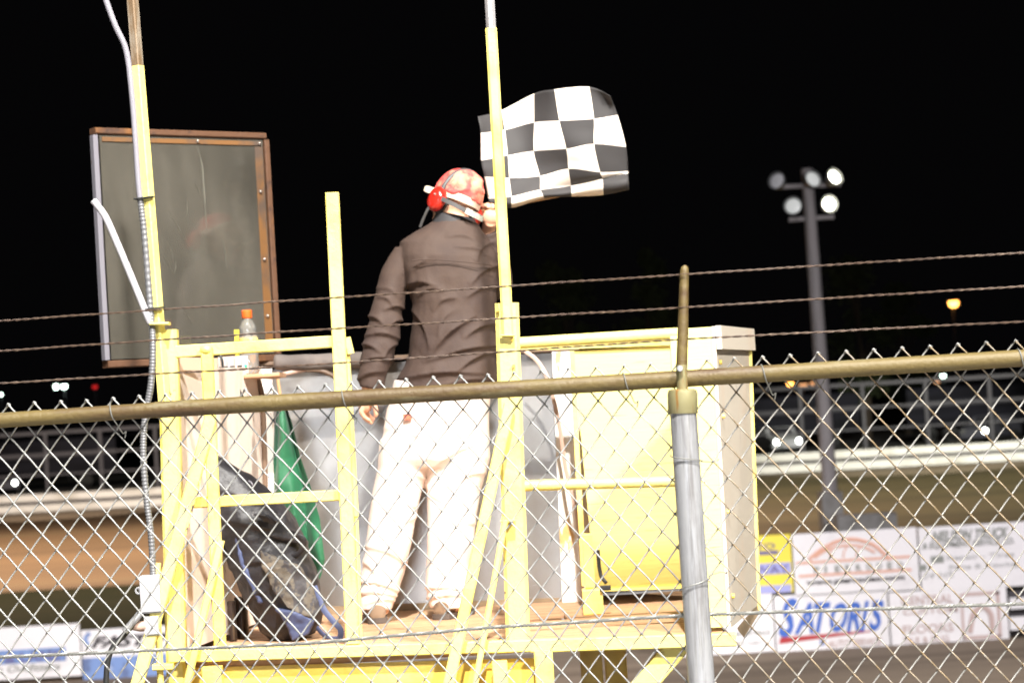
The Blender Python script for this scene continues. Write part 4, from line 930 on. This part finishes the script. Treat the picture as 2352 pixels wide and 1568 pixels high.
arcline(o, [(1858, 1284), (1885, 1262), (1925, 1242), (1965, 1238), (2005, 1250), (2030, 1270), (2045, 1284)], 'ink_salmon', r=.035)
arcline(o, [(1872, 1280), (1900, 1262), (1940, 1252), (1980, 1254), (2010, 1268)], 'ink_salmon', r=.022)
for x in (1915, 1945, 1975): arcline(o, [(x, 1256), (x - 6, 1266), (x - 8, 1280)], 'ink_salmon', r=.014)
strip(o, 1828, 2092, 1282, 1288, 'ink_salmon'); strip(o, 1834, 2094, 1312, 1318, 'ink_salmon')

for q_, ch_ in enumerate('PIERRODEO'):
    x_ = 1870 + q_ * 24; y_ = 1301 - (x_ - 1974) * .0594; a, b2, c2, d2 = rect(x_, x_ + (5 if ch_ == 'I' else 12), y_ - 7, y_ + 8, YW); text(ch_, a, b2, c2, d2, YW - .012, 'ink_grey', o, 0, .02, name='letter')
ptext(o, 'www.pierrodeo.com', 1852, 2078, 1324, 1340, 'ink_black', bold=.035)
o = board(2112, 2420, 1202, 1350, 'signw', 'white sign board with grey truck service lettering')
ptext(o, 'NELSON TRUCK', 2140, 2318, 1214, 1238, 'ink_grey', shear=.3, bold=.03); ptext(o, '& EQUIPMENT SERVICE CO.', 2118, 2330, 1240, 1256, 'ink_grey', shear=.2, bold=.02)
strip(o, 2138, 2168, 1276, 1292, 'ink_grey'); strip(o, 2110, 2128, 1296, 1310, 'ink_grey')
ptext(o, 'Repair - Tires', 2175, 2330, 1270, 1284, 'ink_lgrey'); ptext(o, 'Parts & Towing', 2180, 2340, 1292, 1306, 'ink_lgrey'); ptext(o, '24 HR', 2118, 2190, 1312, 1326, 'ink_lgrey', shear=.3)
o = board(1560, 1778, 1368, 1502, 'signw', 'small lettered white sign board half hidden by the stand, left of the red underlined one')
ptext(o, 'GRANITE FALLS', 1668, 1768, 1448, 1458, 'ink_grey'); ptext(o, 'OPEN DAILY', 1680, 1752, 1470, 1480, 'ink_lgrey')
o = board(1780, 2042, 1360, 1500, 'signw', 'white sign board with a large blue name underlined in red')
for ch_, xa_, xb_, ya_, yb_ in (('S', 1786, 1834, 1373, 1462), ('A', 1822, 1868, 1384, 1454), ('T', 1870, 1910, 1382, 1452), ('O', 1905, 1948, 1383, 1450), ('R', 1942, 1978, 1381, 1449), ('I', 1974, 1998, 1379, 1448), ("'", 2003, 2012, 1378, 1394), ('S', 1994, 2032, 1377, 1447)):
    a, b2, c2, d2 = rect(xa_, xb_, ya_, yb_, YW); text(ch_, a, b2, c2, d2, YW - .012, 'ink_blue', o, .4, .03, name='letter')
a_, b2, c2, d2 = rect(1788, 2000, 1449, 1472, YW)
part('underline', MB().prism([Vector((a_, YW - .008, c2)), Vector((b2, YW - .008, d2 - .05)), Vector((b2, YW - .008, d2 - .03)), Vector((a_ + .03, YW - .008, c2 + .11))], [Vector((a_, YW - .003, c2)), Vector((b2, YW - .003, d2 - .05)), Vector((b2, YW - .003, d2 - .03)), Vector((a_ + .03, YW - .003, c2 + .11))]), 'ink_red', o, ang=None)
ptext(o, 'AUTO SERVICE', 1900, 2026, 1466, 1482, 'ink_brown', shear=.2, bold=.02); ptext(o, '@', 1882, 1896, 1466, 1481, 'ink_blue')
o = board(2044, 2316, 1352, 1488, 'signw', 'white sign board with faded brown lettering and a framed picture')
ptext(o, 'CENTRAL', 2070, 2190, 1366, 1386, 'ink_brown'); ptext(o, 'CUSTOM', 2074, 2200, 1394, 1408, 'ink_brown'); ptext(o, 'FLOORS', 2074, 2190, 1432, 1452, 'ink_brown'); ptext(o, 'TILE & RUG', 2074, 2180, 1460, 1474, 'ink_brown')
for a in ((2208, 2214, 1362, 1468), (2290, 2298, 1356, 1462), (2212, 2296, 1358, 1366), (2212, 2298, 1458, 1466)): strip(o, *a, 'ink_brown', name='border_line')
arcline(o, [(2228, 1452), (2236, 1410), (2256, 1392), (2276, 1410), (2280, 1450)], 'ink_brown', r=.05)
# plank guard to the right of the boards
pg = thing('plank_barrier', (W(2420, 1480, YW).x, YW, 0), 'white plank barrier with dark gaps right of the faded brown sign', 'barrier')
for y0, y1 in ((1366, 1392), (1410, 1440)): strip(pg, 2318, 2520, y0, y1, 'signw', name='plank', d=.05)
strip(pg, 2318, 2520, 1350, 1452, 'ink_black', Y=YW + .1, name='gap_shade_sheet')  # black sheet added behind the planks so the gaps read dark
YL = 42.2
o = board(-180, 186, 1441, 1562, 'signw', 'white sign board with a blue name strip at the far left', Y=YL)
strip(o, -180, 152, 1494, 1526, 'ink_blue2', Y=YL); ptext(o, 'HORSE & LANE', -120, 140, 1500, 1522, 'ink_navy', Y=YL); ptext(o, 'Western Outfitters', -100, 140, 1527, 1543, 'ink_grey', Y=YL, shear=.3)
o = board(188, 560, 1436, 1560, 'signw', 'white sign board with bold dark italic lettering over a blue picture band', Y=YL)
ptext(o, 'FASTENAL', 208, 470, 1454, 1480, 'ink_black', Y=YL, shear=.35, bold=.04); strip(o, 190, 556, 1500, 1552, 'ink_blue2', Y=YL)
arcline(o, [(206, 1452), (196, 1466), (204, 1482)], 'ink_blue2', Y=YL, r=.04)
wl = MB(); a, b2, c2, d2 = rect(560, 1600, 1440, 1540, YL); wl.box(a + .01, b2 - .01, YL + .1, YL + .25, 0, .95, ch=.01)
solo('barrier_wall', wl, 'concrete', Vector((0, YL + .1, 0)), 'low concrete barrier running behind the stand between the sign boards', 'wall', ang=None)

# ------------------------------------------------------------------ far side: guardrail, catch fence, vehicles, lamps, trees
def far(X, off=0): return 129.6 - .21 * X + off
gr = thing('guardrail', (0, far(0), 0), 'long white painted guardrail of two bands along the far track', 'guardrail')
def frail(z0, z1, d, off, m, parent, name, x0=-50, x1=50):
    mb = MB(); mb.bar(Vector((x0, far(x0, off), (z0 + z1) / 2)), Vector((x1, far(x1, off), (z0 + z1) / 2)), z1 - z0, d, ch=.01); return part(name, mb, m, parent, ang=None)
frail(.62, 1.02, .12, 0, 'guard', gr, 'upper_band'); frail(.03, .43, .12, 0, 'guard', gr, 'lower_band'); frail(.38, .66, .05, .14, 'ink_black', gr, 'gap_shade_strip')  # dark strip added to blacken the gap between the bands
cf = thing('catch_fence', (0, far(0, 1.2), 0), 'tall dim steel catch fence of posts and cables behind the white guardrail', 'fence')
for k in range(-15, 16):
    x = k * 3.2 - 1.0
    part('post', MB().bar(Vector((x, far(x, 1.2), 0)), Vector((x, far(x, 1.2), 4.45)), .17, .12), 'dim_steel', cf, ang=None)
frail(4.32, 4.50, .1, 1.35, 'dim_steel', cf, 'cable'); frail(3.12, 3.24, .1, 1.35, 'dim_steel', cf, 'cable'); frail(2.0, 2.1, .1, 1.35, 'dim_steel', cf, 'cable')
def trailer(px, py0, py1, w, Y, label):
    x = W(px, 1000, Y).x; h = 3.3 + .7
    o = thing('trailer', (x, Y, .85), label, 'trailer', 'trailers parked behind the catch fence')
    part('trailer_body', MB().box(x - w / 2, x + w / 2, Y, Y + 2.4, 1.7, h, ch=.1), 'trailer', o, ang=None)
    for s in (-1, -.75, .8): part('wheel', MB().lathe((x + s * w * .4, Y + .2, 1.30), [(.1, -.12), (.45, -.12), (.45, .12), (.1, .12)], 16, Matrix.Rotation(R(90), 3, 'X')), 'tyre', o)
    part('trim_band', MB().box(x - w / 2, x + w / 2, Y - .03, Y - .005, 2.9, 3.2, ch=.01), 'dim_steel', o, ang=None)
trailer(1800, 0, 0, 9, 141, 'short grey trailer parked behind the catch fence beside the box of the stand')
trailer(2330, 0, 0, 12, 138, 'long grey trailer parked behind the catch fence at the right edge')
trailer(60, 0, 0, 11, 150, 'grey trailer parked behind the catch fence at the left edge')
def car(px, Y, mname, label, yaw, lit=2):
    x = W(px, 1020, Y).x; loc = Vector((x, Y, .85))
    o = thing('parked_car', loc, label, 'car', 'cars parked behind the guardrail'); rt = Matrix.Rotation(R(yaw), 3, 'Z')
    def q(a, b_, c_): return loc + rt @ Vector((a, b_, c_))
    prof = [(-2.1, .35), (-2.15, .75), (-1.9, .92), (-1.0, 1.0), (-.4, 1.45), (1.0, 1.48), (1.7, 1.05), (2.1, .98), (2.15, .4)]
    rings_ = []
    for xx, s in ((-.86, .9), (-.8, 1), (.8, 1), (.86, .9)): rings_.append([q(xx, y_, .35 + (z_ - .35) * s) for y_, z_ in prof])
    part('body', MB().loft(rings_), mname, o, ang=30)
    part('windscreen', MB().prism([q(-.66, -.98, 1.03), q(.66, -.98, 1.03), q(.58, -.45, 1.42), q(-.58, -.45, 1.42)], [q(-.66, -.90, 1.0), q(.66, -.90, 1.0), q(.58, -.37, 1.39), q(-.58, -.37, 1.39)]), 'glass_dark', o, ang=None)
    for a in (-.8, .8):
        for b_ in (-1.35, 1.35):
            w_ = part('wheel', MB().lathe(q(a, b_, .32), [(.08, -.1), (.32, -.1), (.32, .1), (.08, .1)], 16, rt @ Matrix.Rotation(R(90), 3, 'Y')), 'tyre', o)
        part('headlight', MB().lathe(q(a * .78, -2.16, .70), [(.01, -.03), (.14, -.03), (.14, .05), (.01, .05)], 12, rt @ Matrix.Rotation(R(90), 3, 'X')), 'headlight' if (lit == 2 or a > 0) else 'bowl', o)
car(1788, 134, 'car_white', 'pale car with lit headlights behind the guardrail near the box of the stand', 8)
car(2278, 131, 'car_dark', 'dark car with a single lit headlight behind the guardrail below the orange lamp', -35, 1)
car(8, 147, 'car_dark', 'dark car with lit headlights behind the guardrail at the left edge', 10)
def on_ground(px, Y): return Vector((W(px, 900, Y).x, Y, 0))
def lamp(px, py, Y, m, r, label, pole=True, two=False):
    p = W(px, py, Y); g = Vector((p.x + .02 * (p.z), Y, 0)); o = thing('street_lamp', (p.x, Y, 0), label, 'lamp', 'small lamps far behind the track')
    part('pole', MB().tube([(p.x, Y + r, 0), (p.x, Y + r, p.z + .1)], [.10, .07], 8), 'dim_steel', o)
    part('hood', MB().lathe(p + Vector((0, 0, r * .3)), [(r * 1.3, 0), (r * 1.0, r * .5), (r * .3, r * .9)], 12), 'dim_steel', o)
    part('bulb', MB().ell(p, (r, r, r), 12, 8), m, o)
    if two: part('bulb', MB().ell(p + Vector((-.6, 0, -.03)), (r * .7, r * .8, r * .8), 12, 8), m, o)
lamp(2190, 695, 170, 'lamp_orange', .36, 'orange sodium lamp high above the right part of the far track')
lamp(1815, 880, 190, 'lamp_orange', .24, 'low orange lamp just right of the box of the stand')
lamp(1845, 884, 200, 'lamp_brown', .34, 'dim amber lamp beside the low orange one')
lamp(1866, 879, 200, 'lamp_brown', .18, 'small faint lamp between the dim amber one and the floodlight pole')
lamp(2166, 862, 190, 'lamp_white', .18, 'small white lamp touching the underside of the fence rail')
lamp(2152, 872, 200, 'lamp_brown', .30, 'dim amber lamp below the small white one')
lamp(147, 886, 180, 'lamp_white', .22, 'greenish white twin lamp left of the stand', two=True)
lamp(218, 887, 185, 'lamp_red', .20, 'red beacon lamp left of the stand')
lamp(2, 905, 180, 'lamp_white', .12, 'faint lamp cut by the left edge of the picture')
# floodlight pole
YF = 60.0
pt, pb_ = W(1853, 388, YF), W(1912, 1200, YF)
fp = thing('floodlight_pole', (pb_.x, YF, 0), 'tall grey floodlight pole with five round lamps beyond the sign boards', 'light pole')
part('pole', MB().tube([Vector((pb_.x + .02, YF, 0)), pb_, pt], [.21, .195, .145], 16), 'lamp_pole', fp)
part('crossarm', MB().bar(W(1778, 430, YF), W(1930, 424, YF), .10, .10), 'lamp_pole', fp, ang=None)
part('crossarm', MB().bar(W(1812, 505, YF), W(1915, 498, YF), .10, .10), 'lamp_pole', fp, ang=None)
for (x, y, m, yaw, tilt) in ((1783, 414, 'lens_dim', -35, 30), (1869, 410, 'lens_warm', 25, 30), (1919, 405, 'lens_hot', 35, 35), (1821, 472, 'lens_warm', -15, 25), (1906, 468, 'lens_hot', 20, 20)):
    c = W(x, y, YF - .35); rt = Matrix.Rotation(R(yaw), 3, 'Z') @ Matrix.Rotation(R(90 - tilt + 12), 3, 'X')
    ho = part('lamp_housing', MB().lathe(c, [(.06, -.32), (.12, -.28), (.19, -.15), (.235, 0), (.215, .0), (.17, -.13), (.08, -.19)], 20, rt), 'bowl', fp)
    rr_ = .19 if m != 'lens_hot' else .15
    part('lens', MB().lathe(c + rt @ Vector((0, 0, -.05)), [(.01, .03), (rr_ * .7, .025), (rr_, 0), (rr_ * .6, -.02), (.01, -.02)], 20, rt), m, ho)
    part('bracket', MB().bar(c + rt @ Vector((0, 0, -.3)), c + Vector((0, .35, -.14)), .05, .05), 'lamp_pole', ho, ang=None)
cbx = W(1908, 1172, YF); kb = MB().box(cbx.x - .26, cbx.x + .26, YF - .5, YF + .4, .02, W(1908, 1128, YF).z, ch=.04)
part('pole_footing', kb, 'concrete', fp, ang=None)
a, b2, c2, d2 = rect(1925, 2062, 1180, 1260, 58)
solo('concrete_block', MB().box(a, b2, 58, 58.8, .02, d2, ch=.05), 'concrete', Vector(((a + b2) / 2, 58, 0)), 'long pale concrete block at the foot of the floodlight pole', 'block', ang=None)
# trees
def tree(px, pytop, Y, wpx, seed, label):
    rnd = random.Random(seed); g = on_ground(px, Y); H = W(px, pytop, Y).z; wr = wpx * Y / F / 2
    o = thing('tree', g, label, 'tree', 'dark trees far behind the track')
    tr = MB().tube([g, g + Vector((.2, 0, H * .3)), g + Vector((-.1, .1, H * .6)), g + Vector((.1, 0, H * .85))], [.30, .24, .15, .05], 9)
    cl_ = []
    for k in range(13):
        a = rnd.uniform(0, 6.28); hh = rnd.uniform(.28, .95); rr = wr * (1.05 - .75 * abs(hh - .45) * 1.4) * rnd.uniform(.3, .85)
        c = g + Vector((rr * math.cos(a), rr * math.sin(a), H * hh)); cl_.append((c, wr * rnd.uniform(.28, .48)))
        tr.tube([g + Vector((0, 0, H * hh * .7)), g.lerp(c, .6) + Vector((0, 0, H * hh * .35)), c], [.09, .05, .02], 5)
    part('trunk', tr, 'bark', o)
    mb = MB()
    for c, r in cl_:
        for q in range(170):
            d = Vector((rnd.gauss(0, 1), rnd.gauss(0, 1), rnd.gauss(0, .8))).normalized() * r * rnd.random() ** .4
            p = c + d; s = rnd.uniform(.12, .26); u = Vector((rnd.gauss(0, 1), rnd.gauss(0, 1), rnd.gauss(0, 1))).normalized(); w_ = u.cross(Vector((rnd.gauss(0, 1), rnd.gauss(0, 1), rnd.gauss(0, 1)))).normalized()
            mb.add([p - u * s, p + w_ * s * .5, p + u * s, p - w_ * s * .5], [(0, 1, 2, 3)])
    me = mb.mesh('crown', worg(o)); link('crown', me, 'leaf', o)
tree(1500, 545, 150, 170, 1, 'tall dark tree standing behind the stand, left of the near fence post')
tree(1310, 600, 155, 190, 2, 'dark tree just right of the middle yellow pole')
tree(1985, 570, 150, 200, 3, 'dark tree just right of the floodlight pole')
tree(2080, 650, 165, 180, 5, 'lower dark tree between the floodlight pole and the orange lamp')

# ------------------------------------------------------------------ light: grandstand and track floodlights at night, plus an added low fill
def spot(name, loc, tgt, e, col, size=60, rad=.3, blend=.4):
    l = bpy.data.lights.new(name, 'SPOT'); l.energy = e; l.color = col; l.spot_size = R(size); l.spot_blend = blend; l.shadow_soft_size = rad
    o = bpy.data.objects.new(name, l); COL.objects.link(o); o.location = loc
    o.rotation_euler = (Vector(tgt) - Vector(loc)).to_track_quat('-Z', 'Y').to_euler(); return o
spot('grandstand_floodlight', (.8, -1.5, ZC + 13), (0, 9.2, ZC), 36000, (1, .97, .91), 70, .22)
spot('grandstand_floodlight', (9.0, -6.0, ZC + 11.0), (0, 9.5, ZC), 30000, (1, .96, .88), 60, .5)
spot('grandstand_floodlight', (-1.2, -14.0, ZC + 1.7), (0, 10, ZC), 3300, (.84, .91, 1), 60, 1.7)  # added low cool fill, puts glare on the back sheet
spot('track_floodlight', (13, 20, 13), (12, 40, 1.2), 24000, (1, .97, 1.0), 75, .5)
spot('track_floodlight', (-7, 24, 13), (-9, 42, 1.0), 22000, (1, .95, .95), 75, .5)
spot('track_floodlight', (-20, 80, 28), (-20, 81, 0), 130000, (1, .70, .47), 120, .5, .6)
spot('track_floodlight', (-24, 106, 12), (-24, 134.4, .7), 60000, (1, .86, .72), 36, .4, .6)
spot('track_floodlight', (20, 98, 12), (20, 125.2, .7), 54000, (1, .98, .9), 34, .4, .5)
spot('track_floodlight', (18, 100, 30), (18, 101, 0), 34000, (.95, 1, .66), 115, .5, .6)
w = bpy.data.worlds.new('World'); S.world = w; w.use_nodes = True
w.node_tree.nodes['Background'].inputs[0].default_value = (.0015, .0014, .0016, 1); w.node_tree.nodes['Background'].inputs[1].default_value = 1
S.view_settings.view_transform = 'Standard'; S.view_settings.look = 'None'; S.view_settings.exposure = 0; S.view_settings.gamma = 1
S.cycles.use_denoising = True; S.cycles.max_bounces = 8; S.cycles.transparent_max_bounces = 16
S.cycles.sample_clamp_indirect = 6
